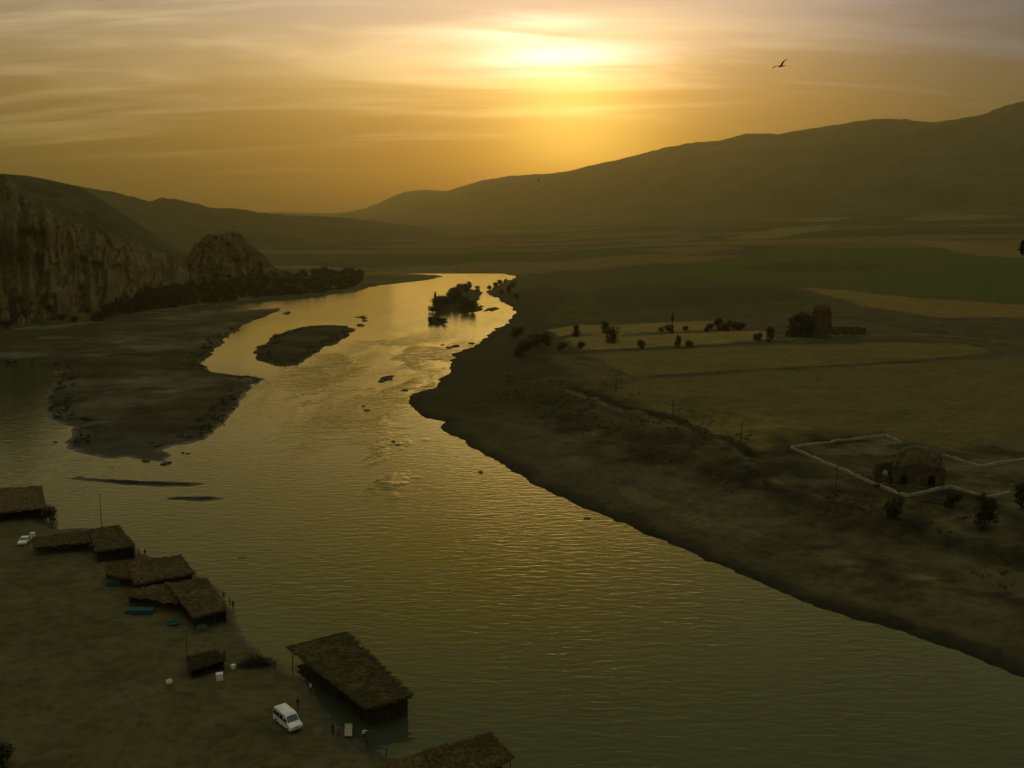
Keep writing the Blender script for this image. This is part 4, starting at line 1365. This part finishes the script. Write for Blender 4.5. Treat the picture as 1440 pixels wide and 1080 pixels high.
def table(px, py, L, W, rz, label):
    p = ground_at(px, py)
    root = empty('table', p, rz)
    tag(root, label, 'table')
    bm = bmesh.new(); add_box(bm, (0, 0, 0.74), (L, W, 0.05), 0, 0.01); bm_obj('tabletop', bm, M['wood'], root)
    for sx in (1, -1):
        for sy in (1, -1):
            bm = bmesh.new(); add_cyl(bm, (sx * (L * .5 - .1), sy * (W * .5 - .1), 0), (sx * (L * .5 - .1), sy * (W * .5 - .1), 0.72), 0.035); bm_obj('leg', bm, M['wood'], root)
    # cloth with hanging, wavy sides
    n = 24
    vs, fs = [], []
    ring = []
    for k in range(n * 4):
        t = k / n
        sdn = int(t); f = t - sdn
        a = [(-1, -1), (1, -1), (1, 1), (-1, 1)][sdn]; b_ = [(1, -1), (1, 1), (-1, 1), (-1, -1)][sdn]
        ring.append((lerp(a[0], b_[0], f), lerp(a[1], b_[1], f), k))
    for x, y, k in ring:
        vs.append((x * (L * .5 + .03), y * (W * .5 + .03), 0.785))
    for x, y, k in ring:
        w = 0.05 * math.sin(k * 1.3)
        vs.append((x * (L * .5 + .08 + w), y * (W * .5 + .08 + w), 0.18 + 0.05 * math.sin(k * .7)))
    m = len(ring)
    for k in range(m):
        fs.append((k, (k + 1) % m, m + (k + 1) % m, m + k))
    fs.append(tuple(range(m)))
    o = mesh_obj('cloth', vs, fs, M['teal'], root)


table(161, 822, 2.6, 1.4, 0.2, 'teal covered table under the awning of the third shelter')
table(197, 862, 4.6, 1.5, 0.0, 'long teal covered table under the ragged awning of the fourth shelter')


def tub(px, py, r0, hgt_, mat, label, cat, nm):
    p = ground_at(px, py)
    bm = bmesh.new()
    seg = 22
    prof = [(r0 * .85, 0), (r0, hgt_), (r0 * .95, hgt_), (r0 * .8, 0.06)]
    rings = []
    for rr, z in prof:
        rings.append([bm.verts.new((rr * math.cos(k * 2 * PI / seg), rr * math.sin(k * 2 * PI / seg), z)) for k in range(seg)])
    for a, b_ in zip(rings, rings[1:]):
        for k in range(seg):
            bm.faces.new((a[k], a[(k + 1) % seg], b_[(k + 1) % seg], b_[k]))
    bm.faces.new(rings[0]); bm.faces.new(rings[-1])
    o = bm_obj(nm, bm, mat)
    o.location = p
    tag(o, label, cat)


tub(243, 878, 1.0, 0.35, M['teal'], 'flat teal tub lying on the beach below the fourth shelter', 'tub', 'tub')
tub(284, 887, 0.9, 0.8, M['tin'], 'grey blue metal tub in front of the fourth shelter', 'tub', 'tub')

# pale plank along the second shelter's awning, board by the big shelter
p0, p1 = at_z(82, 775, 0.9), at_z(126, 765, 0.9)
bm = bmesh.new()
L_ = float(np.linalg.norm(p1 - p0))
add_box(bm, (0, 0, 0.45), (L_, 0.5, 0.10), 0, 0.02)
bench = empty('bench', ((p0[0] + p1[0]) / 2, (p0[1] + p1[1]) / 2, max(hgt(*((p0 + p1) / 2)[:2]), 0) + 0.3), math.atan2(p1[1] - p0[1], p1[0] - p0[0]))
tag(bench, 'long pale plank bench in front of the second shelter awning', 'bench')
bm_obj('seat', bm, M['plank'], bench)
for s in (-1, 1):
    bm = bmesh.new(); add_box(bm, (s * L_ * .42, 0, 0.05), (0.12, 0.42, 0.7)); bm_obj('leg', bm, M['wood'], bench)
p = ground_at(490, 1036)
gp = empty('gangplank', p, math.atan2(1.0, -0.15))
tag(gp, 'pale board walkway leading to the near corner of the largest shelter', 'walkway')
for k in range(4):
    bm = bmesh.new(); add_box(bm, (1.3 + random.uniform(-.1, .1), (k - 1.5) * 0.26, 0.32), (3.4, 0.23, 0.05), 0, 0.01); bm_obj('board', bm, M['plank'], gp)
for x in (0.2, 2.5):
    bm = bmesh.new(); add_box(bm, (x, 0, 0.14), (0.12, 1.05, 0.28)); bm_obj('bearer', bm, M['wood'], gp)

# brush heap
bp = ground_at(360, 936)
r = random.Random(5)
vs, fs = [], []
for k in range(700):
    x = r.gauss(0, 1.2); y = r.gauss(0, 0.5); z = abs(r.gauss(0, 0.42)) * math.exp(-x * x / 5)
    d = Vector((r.gauss(0, 1), r.gauss(0, 1), r.gauss(0, .5))).normalized(); s = d.cross(Vector((0, 0, 1))).normalized() * 0.03
    p = Vector((x, y, z + 0.06)); q = p + d * r.uniform(.4, 1.1)
    q.z = max(q.z, 0.02)
    k0 = len(vs); up = Vector((0, 0, 0.05))
    vs += [p - s, p + s, q + s, q - s, p + up, q + up]
    fs += [(k0, k0 + 1, k0 + 2, k0 + 3), (k0, k0 + 3, k0 + 5, k0 + 4), (k0 + 1, k0 + 4, k0 + 5, k0 + 2)]
o = mesh_obj('brush_heap', vs, fs, M['thatch_dark'])
o.location = bp; o.rotation_euler = (0, 0, 0.15); o.scale = (1.0, 1.1, 1.3)
tag(o, 'long heap of dry brown brush between the stall and the largest shelter', 'brush heap')

# ------------------------------------------------------------------ POLES
def pole(px, py, top_y, label, rad, arm=False, nm='wooden_pole'):
    p = ground_at(px, py)
    d = ray(px, top_y)
    t = math.hypot(p[0], p[1]) / math.hypot(d[0], d[1])
    h = CAM_H + d[2] * t - p[2]
    root = empty(nm, p)
    tag(root, label, 'pole')
    bm = bmesh.new(); add_cyl(bm, (0, 0, -0.5), (0.05, 0, h), rad, rad * .7, 8); bm_obj('shaft', bm, M['wood'], root)
    bm = bmesh.new()
    if arm:
        add_box(bm, (0.05, 0, h - 0.5), (1.8, 0.12, 0.12), 0.2); bm_obj('crossarm', bm, M['wood'], root)
        for s in (-.8, .8):
            bm = bmesh.new(); add_cyl(bm, (0.05 + s, s * 0.2, h - 0.44), (0.05 + s, s * .2, h - 0.2), 0.06, 0.04); bm_obj('insulator', bm, M['lamp_glass'], root)
    else:
        add_cyl(bm, (0.05, 0, h - 0.02), (0.05, 0, h + 0.06), rad * 1.5, rad * .8, 8); bm_obj('cap', bm, M['wood'], root)
    return root


pole(143, 744, 694, 'thin tall mast standing behind the second shelter', 0.09)
pole(263, 926, 886, 'thin mast at the left corner of the small stall', 0.06)
pole(946, 588, 562, 'utility pole on the brown field beyond the ditch', 0.14, True, 'utility_pole')
pole(1042, 622, 594, 'utility pole at the end of the ditch left of the stone wall', 0.14, True, 'utility_pole')
pole(1175, 692, 655, 'utility pole in front of the stone wall', 0.12, True, 'utility_pole')
pole(866, 552, 530, 'faint utility pole at the left end of the brown field', 0.14, True, 'utility_pole')

# ------------------------------------------------------------------ STONE WALL, RUIN, TOWER
def stone_wall(pts, h, w, label):
    G_ = [ground_at(x, y) for x, y in pts]
    P = []
    for a, b_ in zip(G_, G_[1:]):
        n = max(2, int(np.linalg.norm(b_ - a) / 1.2))
        P += [lerp(a, b_, i / n) for i in range(n)]
    P.append(G_[-1])
    org = P[0].copy()
    r = random.Random(len(pts))
    vs, fs = [], []
    for i, p in enumerate(P):
        a = P[max(i - 1, 0)]; b_ = P[min(i + 1, len(P) - 1)]
        t = (b_ - a)[:2]; t = t / (np.linalg.norm(t) + 1e-9)
        nn = np.array([-t[1], t[0]])
        z = max(hgt(p[0], p[1]), 0)
        zt = z + h + r.uniform(-.2, .08) - (0.35 if r.random() < 0.06 else 0)
        for s, zz in ((-w / 2, z - .5), (-w / 2 * .9, zt), (w / 2 * .9, zt), (w / 2, z - .5)):
            vs.append((p[0] + nn[0] * s - org[0], p[1] + nn[1] * s - org[1], zz - org[2]))
    for i in range(len(P) - 1):
        for k in range(3):
            fs.append((i * 4 + k, i * 4 + k + 1, i * 4 + 5 + k, i * 4 + 4 + k))
    n = (len(P) - 1) * 4
    fs += [(0, 1, 2, 3), (n + 3, n + 2, n + 1, n)]
    o = mesh_obj('stone_wall', vs, fs, M['wall_stone'])
    o.location = org
    tag(o, label, 'wall')


stone_wall([(1268, 624), (1245, 614), (1180, 621), (1112, 631), (1190, 664), (1276, 699), (1335, 686), (1392, 701), (1420, 694)], 0.75, 0.5, 'pale stone wall running round the front and left of the ruin')
stone_wall([(1326, 641), (1378, 658), (1440, 647), (1520, 640)], 0.75, 0.5, 'pale stone wall leading away behind the ruin to the right edge')


def arch_wall(w, h, t, arches, top=None, seed=0):
    """upright wall with real arched openings from the ground, in the XZ plane; returns a bmesh"""
    r = random.Random(seed)
    pts = [(-w / 2, 0)]
    for cx, aw, ah in sorted(arches):
        pts.append((cx - aw / 2, 0)); 
        for k in range(9):
            a = PI - k * PI / 8
            pts.append((cx + math.cos(a) * aw / 2, ah - aw / 2 + math.sin(a) * aw / 2))
        pts.append((cx + aw / 2, 0))
    pts.append((w / 2, 0))
    n = 14
    for k in range(n + 1):
        x = w / 2 - w * k / n
        z = (top(x) if top else h) + r.uniform(-.25, .25)
        pts.append((x, z))
    bm = bmesh.new()
    f = bm.faces.new([bm.verts.new((x, -t / 2, z)) for x, z in pts])
    ex = bmesh.ops.extrude_face_region(bm, geom=[f])
    bmesh.ops.translate(bm, verts=[v for v in ex['geom'] if isinstance(v, bmesh.types.BMVert)], vec=(0, t, 0))
    bmesh.ops.triangulate(bm, faces=[q for q in bm.faces if len(q.verts) > 4])
    return bm


def place(bm, loc, rz):
    bmesh.ops.transform(bm, matrix=Matrix.Translation(loc) @ Matrix.Rotation(rz, 4, 'Z'), verts=bm.verts)
    return bm


rp = ground_at(1291, 683)
ruin = empty('ruined_bathhouse', (rp[0], rp[1], rp[2] - 0.4), math.radians(-18))
ruin.scale = (0.90, 0.86, 0.96)
tag(ruin, 'crumbling domed brick ruin with dark arched openings inside the stone wall', 'ruin')
bm_obj('front_wall', place(arch_wall(13, 5.2, 0.9, [(-3.6, 1.7, 3.1), (3.2, 1.9, 3.4)], lambda x: 5.2 + 1.2 * math.exp(-(x - 1) ** 2 / 12), 1), (0, 0, 0), 0), M['ruin'], ruin)
bm_obj('rear_wall', place(arch_wall(13, 6.0, 0.9, [(0, 1.8, 3)], None, 2), (0, 10.5, 0), 0), M['ruin'], ruin)
bm_obj('side_wall', place(arch_wall(9.6, 5.4, 0.9, [(0.5, 1.8, 3.2)], None, 3), (6.05, 5.25, 0), PI / 2), M['ruin'], ruin)
bm_obj('side_wall', place(arch_wall(9.6, 5.4, 0.9, [(-1, 2.0, 3.4)], None, 4), (-6.05, 5.25, 0), PI / 2), M['ruin'], ruin)
# dome on a drum
bm = bmesh.new()
segs, rings = 36, 12
prevr = None
prof = [(5.9, 4.6), (5.9, 5.9), (5.6, 6.3)] + [(5.5 * math.cos(a), 6.1 + 3.5 * math.sin(a)) for a in np.linspace(0.08, PI / 2 - 0.05, 10)]
for rr, z in prof:
    cur = []
    for k in range(segs):
        a = k * 2 * PI / segs
        q = 1 + 0.07 * (float(fbm(np.array([math.cos(a) * 2 + z]), np.array([math.sin(a) * 2 + z * .7]), 3, 8)[0]) - .5)
        cur.append(bm.verts.new((rr * q * math.cos(a), 5.2 + rr * q * 0.92 * math.sin(a), z * (0.98 + 0.04 * q))))
    if prevr:
        for k in range(segs):
            bm.faces.new((prevr[k], prevr[(k + 1) % segs], cur[(k + 1) % segs], cur[k]))
    prevr = cur
bm.faces.new(prevr)
bm_obj('dome', bm, M['ruin'], ruin, True)
# lower broken vaults on the left side
bm_obj('broken_vault', place(arch_wall(5.5, 3.6, 0.8, [(-0.6, 1.5, 2.6)], lambda x: 3.4 - 0.35 * (x + 2.7), 5), (-8.6, 0.8, 0), 0.25), M['ruin'], ruin)
bm_obj('broken_vault', place(arch_wall(5.0, 4.4, 0.8, [(0.2, 1.5, 2.7)], lambda x: 4.6 + 0.25 * x, 6), (-8.4, 6.2, 0), 0.1), M['ruin'], ruin)
bm_obj('broken_vault', place(arch_wall(6, 3.4, 0.8, [], lambda x: 2.2 + 0.4 * x, 7), (-11.1, 3.6, 0), PI / 2), M['ruin'], ruin)
r = random.Random(3)
for k in range(7):
    bm = bmesh.new()
    bmesh.ops.create_icosphere(bm, subdivisions=2, radius=1)
    for v in bm.verts:
        v.co = v.co * r.uniform(.75, 1.2); v.co.z *= .55
    o = bm_obj('rubble', bm, M['ruin'], ruin)
    o.location = (r.uniform(-11, 7), r.uniform(-3.2, -1.6), 0.5); s = r.uniform(.5, 1.0); o.scale = (s * 1.4, s, s)

# brick tower tomb
tp = ground_at(1154, 474)
tower = empty('tomb_tower', (tp[0], tp[1], tp[2] - 0.5))
tag(tower, 'round red brick tomb tower with a low dome beside the dark grove', 'tower')
px_m = F / math.hypot(tp[0], tp[1])


def lathe(prof, seg, arc=None, wob=0.0):
    bm = bmesh.new(); pr = None
    for rr, z in prof:
        cur = [bm.verts.new((rr * (1 + wob * random.uniform(-1, 1)) * math.cos(k * 2 * PI / seg), rr * math.sin(k * 2 * PI / seg), z)) for k in range(seg)]
        if pr:
            for k in range(seg):
                bm.faces.new((pr[k], pr[(k + 1) % seg], cur[(k + 1) % seg], cur[k]))
        else:
            bm.faces.new(list(reversed(cur)))
        pr = cur
    bm.faces.new(pr)
    return bm


TR = 13.0 / px_m
TH = 47.0 / px_m
bm_obj('base', lathe([(TR * 1.12, 0), (TR * 1.12, TH * .12), (TR * 1.04, TH * .14)], 8), M['ruin'], tower)
bm_obj('shaft', lathe([(TR * 1.0, TH * .14), (TR * .99, TH * .45), (TR * .97, TH * .72), (TR * 1.0, TH * .74), (TR * .98, TH * .76)], 40, None, 0.006), M['tower'], tower, False)
bm_obj('dome', lathe([(TR * .9, TH * .76), (TR * .9, TH * .81)] + [(TR * .88 * math.cos(a), TH * .81 + TH * .2 * math.sin(a)) for a in np.linspace(0.05, 1.5, 9)], 36, None, 0.01), M['tower'], tower, True)
for a in (-1.9, -0.9, -2.9, 0.6):
    bm = arch_wall(TR * .5, TH * .34, 0.5, [(0, TR * .3, TH * .28)], None, 9)
    place(bm, (math.cos(a) * TR * 1.03, math.sin(a) * TR * 1.03, TH * .13), a + PI / 2)
    bm_obj('portal', bm, M['ruin'], tower)
# low outbuilding walls right of the tower
q = ground_at(1195, 471)
ob = empty('ruined_house', (q[0], q[1], q[2] - 0.3), 0.05)
tag(ob, 'low roofless stone house right of the brick tower', 'ruin')
for nm, loc, rz, w_ in (('front_wall', (0, 0, 0), 0, 18), ('rear_wall', (0, 9, 0), 0, 18), ('side_wall', (-8.6, 4.5, 0), PI / 2, 8), ('side_wall', (8.6, 4.5, 0), PI / 2, 8)):
    bm_obj(nm, place(arch_wall(w_, 4, 0.7, [(-2, 1.6, 2.6)] if w_ < 10 else [(-5, 1.8, 2.6), (0, 1.8, 2.6), (5, 1.8, 2.6)], None, 12), loc, rz), M['ruin'], ob)

# ------------------------------------------------------------------ BIRDS
def bird(px, py, dist, span, roll, yaw, label, up=0.25):
    root = empty('bird', sky_point(px, py, dist))
    root.rotation_euler = (0.1, roll, yaw)
    tag(root, label, 'bird')
    s = span / 2
    bm = bmesh.new()
    prof = [(-0.42, .03), (-0.25, .06), (0.0, .10), (0.18, .095), (0.28, .06), (0.36, .055), (0.42, .03), (0.48, .008)]
    pr = None
    for y, rr in prof:
        cur = [bm.verts.new((rr * math.cos(k * PI / 5) * s * 1.1, y * s * 1.2, rr * math.sin(k * PI / 5) * s)) for k in range(10)]
        if pr:
            for k in range(10):
                bm.faces.new((pr[k], pr[(k + 1) % 10], cur[(k + 1) % 10], cur[k]))
        pr = cur
    # tail fan in the same surface
    bm_obj('body', bm, M['feather'], root, True)
    vs = [(-.05, -.42, .01), (.05, -.42, .01), (.16, -.78, .0), (0, -.83, .0), (-.16, -.78, .0)]
    vs = [(a * s, b_ * s * 1.1, c * s) for a, b_, c in vs]
    vs += [(a, b_, c - 0.02 * s) for a, b_, c in vs]
    mesh_obj('tail', vs, [(0, 1, 2, 3, 4), (9, 8, 7, 6, 5), (0, 5, 6, 1), (1, 6, 7, 2), (2, 7, 8, 3), (3, 8, 9, 4), (4, 9, 5, 0)], M['feather'], root)
    for sg in (1, -1):
        st_ = [(0.06, .20, -.22, .0), (.30, .24, -.20, up * .5), (.55, .24, -.14, up * .8), (.8, .14, -.12, up * .85), (1.0, -.02, -.10, up * .75)]
        vs, fs = [], []
        for x, lead, tr, z in st_:
            vs += [(sg * x * s, lead * s, z * s + .02 * s), (sg * x * s, (lead + tr) / 2 * s, z * s + .045 * s), (sg * x * s, tr * s, z * s), (sg * x * s, (lead + tr) / 2 * s, z * s - .005 * s)]
        for i in range(len(st_) - 1):
            for k in range(4):
                a = i * 4 + k; b_ = i * 4 + (k + 1) % 4
                fs.append((a, b_, b_ + 4, a + 4))
        n = (len(st_) - 1) * 4
        fs += [(0, 3, 2, 1), (n, n + 1, n + 2, n + 3)]
        mesh_obj('wing', vs, fs, M['feather'], root, True)


bird(1098, 93, 80, 1.35, math.radians(-30), math.radians(12), 'largest dark bird gliding high in the sky right of the sun', 0.35)
bird(757, 254, 160, 1.1, math.radians(-35), math.radians(20), 'tiny dark bird in front of the ridge below the sun')
bird(1437, 351, 80, 1.3, math.radians(62), math.radians(60), 'dark bird cut by the right edge above the fields', 0.5)

# ------------------------------------------------------------------ AIR
bm = bmesh.new()
add_box(bm, (0, 5300, 545), (14200, 11400, 1100))
hz = bm_obj('haze', bm)
tag(hz, 'thin golden dust haze filling the valley air', 'haze', kind='stuff')
hm_ = bpy.data.materials.new('dust_haze')
hm_.use_nodes = True
hm_.node_tree.nodes.clear()
ho = hm_.node_tree.nodes.new('ShaderNodeOutputMaterial')
pvn = hm_.node_tree.nodes.new('ShaderNodeVolumePrincipled')
pvn.inputs['Color'].default_value = (0.84, 0.755, 0.37, 1)
pvn.inputs['Density'].default_value = 8.3e-5
pvn.inputs['Anisotropy'].default_value = 0.79
hm_.node_tree.links.new(pvn.outputs[0], ho.inputs['Volume'])
hz.data.materials.append(hm_)

# ------------------------------------------------------------------ SKY
SUN_AZ = math.atan((795 - 720) / F)
SUN_EL = math.radians(5.5)
world = bpy.data.worlds.new('World')
scene.world = world
world.use_nodes = True
wt = world.node_tree
wt.nodes.clear()
g = G(wt)
out = g.node('ShaderNodeOutputWorld')
bg = g.node('ShaderNodeBackground')
wt.links.new(bg.outputs[0], out.inputs[0])
sky = g.node('ShaderNodeTexSky')
sky.sky_type = 'NISHITA'
sky.sun_disc = False
sky.sun_elevation = SUN_EL
sky.sun_rotation = SUN_AZ
sky.altitude = 500
sky.air_density = 1.6
sky.dust_density = 6.0
sky.ozone_density = 1.0
dirv = g.vmath('NORMALIZE', g.node('ShaderNodeTexCoord').outputs['Generated'])
sep = g.node('ShaderNodeSeparateXYZ'); g.put(sep.inputs[0], dirv)
dx_, dy_, dz_ = sep.outputs
front = g.step(-0.2, 0.6, dy_)
# dusty veil: colour by elevation
el = g.math('MAXIMUM', dz_, 0.0)
veil = g.ramp(el, [(0.0, (0.072, 0.050, 0.010)), (0.035, (0.092, 0.062, 0.013)), (0.075, (0.145, 0.093, 0.024)), (0.115, (0.212, 0.134, 0.055)), (0.155, (0.238, 0.168, 0.108)), (0.210, (0.272, 0.212, 0.186)), (0.26, (0.25, 0.24, 0.155)), (0.50, (0.22, 0.235, 0.14)), (1.0, (0.50, 0.49, 0.43))])
# cirrus laid on a high layer: stretched streaks that tighten to the horizon
inv = g.math('DIVIDE', 1.0, g.math('ADD', el, 0.12))
cxv = g.math('MULTIPLY', dx_, inv); cyv = g.math('MULTIPLY', dy_, inv)
cmb = g.node('ShaderNodeCombineXYZ'); g.put(cmb.inputs[0], cxv); g.put(cmb.inputs[1], cyv)
cl = g.noise(g.mapping(cmb.outputs[0], (0.40, 1.25, 1), (0, 0, 0.14), (3.1, 1.7, 0)), 1.25, 5, 0.55, 0.9)
cl2 = g.noise(g.mapping(cmb.outputs[0], (0.6, 2.2, 1), (0, 0, -0.16), (9.2, 4.4, 0)), 1.2, 5, 0.58, 0.9)
cirrus = g.math('MULTIPLY', g.step(0.47, 0.68, cl), g.math('MULTIPLY', g.step(0.02, 0.10, el), g.math('SUBTRACT', 1.0, g.step(0.19, 0.27, el))))
wisps = g.math('MULTIPLY', g.step(0.50, 0.70, cl2), g.math('MULTIPLY', g.step(0.06, 0.13, el), g.math('SUBTRACT', 1.0, g.step(0.19, 0.27, el))))


def lobe(px, py, wx, wz):
    a = g.math('DIVIDE', g.math('SUBTRACT', g.math('DIVIDE', dx_, g.math('MAXIMUM', dy_, 0.05)), (px - 720) / F), wx)
    e0 = (HORIZON - py) / F
    b_ = g.math('DIVIDE', g.math('SUBTRACT', dz_, e0), wz)
    s = g.math('ADD', g.math('MULTIPLY', a, a), g.math('MULTIPLY', b_, b_))
    return g.math('MULTIPLY', g.math('EXPONENT', g.math('MULTIPLY', s, -1.0)), g.step(0.05, 0.3, dy_))


def add(c, f, colr):
    return g.mix(1.0, c, g.vmath('SCALE', colr, f), 'ADD')


skyc = veil
skyc = g.mix(g.math('MULTIPLY', lobe(670, -150, 0.24, 0.085), 0.95), skyc, (0.46, 0.30, 0.01))
skyc = add(skyc, cirrus, (0.20, 0.160, 0.088))
skyc = add(skyc, g.math('MULTIPLY', lobe(520, 92, 0.36, 0.045), g.math('ADD', 0.55, g.math('MULTIPLY', cl, 0.9))), (0.17, 0.135, 0.062))
skyc = add(skyc, lobe(640, 140, 0.16, 0.032), (0.14, 0.10, 0.02))
skyc = add(skyc, g.math('MULTIPLY', lobe(250, 88, 0.30, 0.010), g.step(0.40, 0.60, cl)), (0.17, 0.135, 0.08))
skyc = add(skyc, g.math('MULTIPLY', lobe(1180, 80, 0.10, 0.010), g.step(0.42, 0.60, cl2)), (0.16, 0.12, 0.06))
skyc = add(skyc, g.math('MULTIPLY', lobe(90, 205, 0.14, 0.010), g.step(0.38, 0.60, cl)), (0.09, 0.065, 0.02))
skyc = add(skyc, wisps, (0.13, 0.11, 0.078))
skyc = add(skyc, lobe(740, 20, 0.30, 0.05), (0.15, 0.185, 0.25))
skyc = add(skyc, lobe(760, 100, 0.36, 0.085), (0.13, 0.092, 0.032))
skyc = add(skyc, g.math('MULTIPLY', lobe(760, 105, 0.17, 0.055), g.math('ADD', 0.25, g.math('MULTIPLY', g.step(0.36, 0.66, cl), 1.2))), (0.30, 0.24, 0.12))
skyc = add(skyc, lobe(812, 195, 0.085, 0.055), (0.84, 0.54, 0.075))
skyc = add(skyc, lobe(795, 150, 0.055, 0.035), (0.36, 0.31, 0.09))
core = g.math('MULTIPLY', lobe(778, 97, 0.074, 0.0135), g.math('ADD', 0.05, g.math('MULTIPLY', g.step(0.40, 0.58, cl2), 1.4)))
skyc = add(skyc, core, (0.62, 0.66, 0.80))
core2 = g.math('MULTIPLY', lobe(735, 58, 0.060, 0.011), g.step(0.36, 0.60, cl2))
skyc = add(skyc, core2, (0.65, 0.66, 0.60))
skyc = g.mix(g.math('MULTIPLY', g.math('MULTIPLY', g.step(0.10, 0.46, dx_), 0.85), g.math('SUBTRACT', 1.0, g.step(0.215, 0.29, dz_))), skyc, g.mix(1.0, skyc, (0.08, 0.28, 0.86), 'MULTIPLY'))
skyc = g.mix(front, g.mix(1.0, skyc, (0.70, 0.74, 0.78), 'MULTIPLY'), skyc)
skyc = g.mix(g.step(-0.02, 0.0, dz_), (0.03, 0.024, 0.012), skyc)
nish = g.vmath('SCALE', sky.outputs[0], 0.05)
nish = g.mix(1.0, nish, (0.30, 0.26, 0.09), 'MULTIPLY')
final = g.mix(1.0, skyc, nish, 'ADD')
g.put(bg.inputs['Color'], final)
bg.inputs['Strength'].default_value = 1.0

sun_d = bpy.data.lights.new('sun', 'SUN')
sun_d.energy = 0.08
sun_d.color = (1.0, 0.62, 0.25)
sun_d.angle = math.radians(20)
sun = bpy.data.objects.new('sun', sun_d)
sv = Vector((math.sin(SUN_AZ) * math.cos(SUN_EL), math.cos(SUN_AZ) * math.cos(SUN_EL), math.sin(SUN_EL)))
sun.rotation_euler = sv.to_track_quat('Z', 'Y').to_euler()
sun.location = sv * 3000
C.objects.link(sun)

# ------------------------------------------------------------------ render settings
scene.view_settings.view_transform = 'Standard'
scene.view_settings.look = 'None'
scene.view_settings.exposure = 0.0
scene.view_settings.gamma = 1.0
scene.render.engine = 'CYCLES'
scene.cycles.max_bounces = 5
scene.cycles.diffuse_bounces = 2
scene.cycles.glossy_bounces = 3
scene.cycles.volume_bounces = 1
scene.cycles.use_denoising = True
scene.cycles.sample_clamp_indirect = 4.0
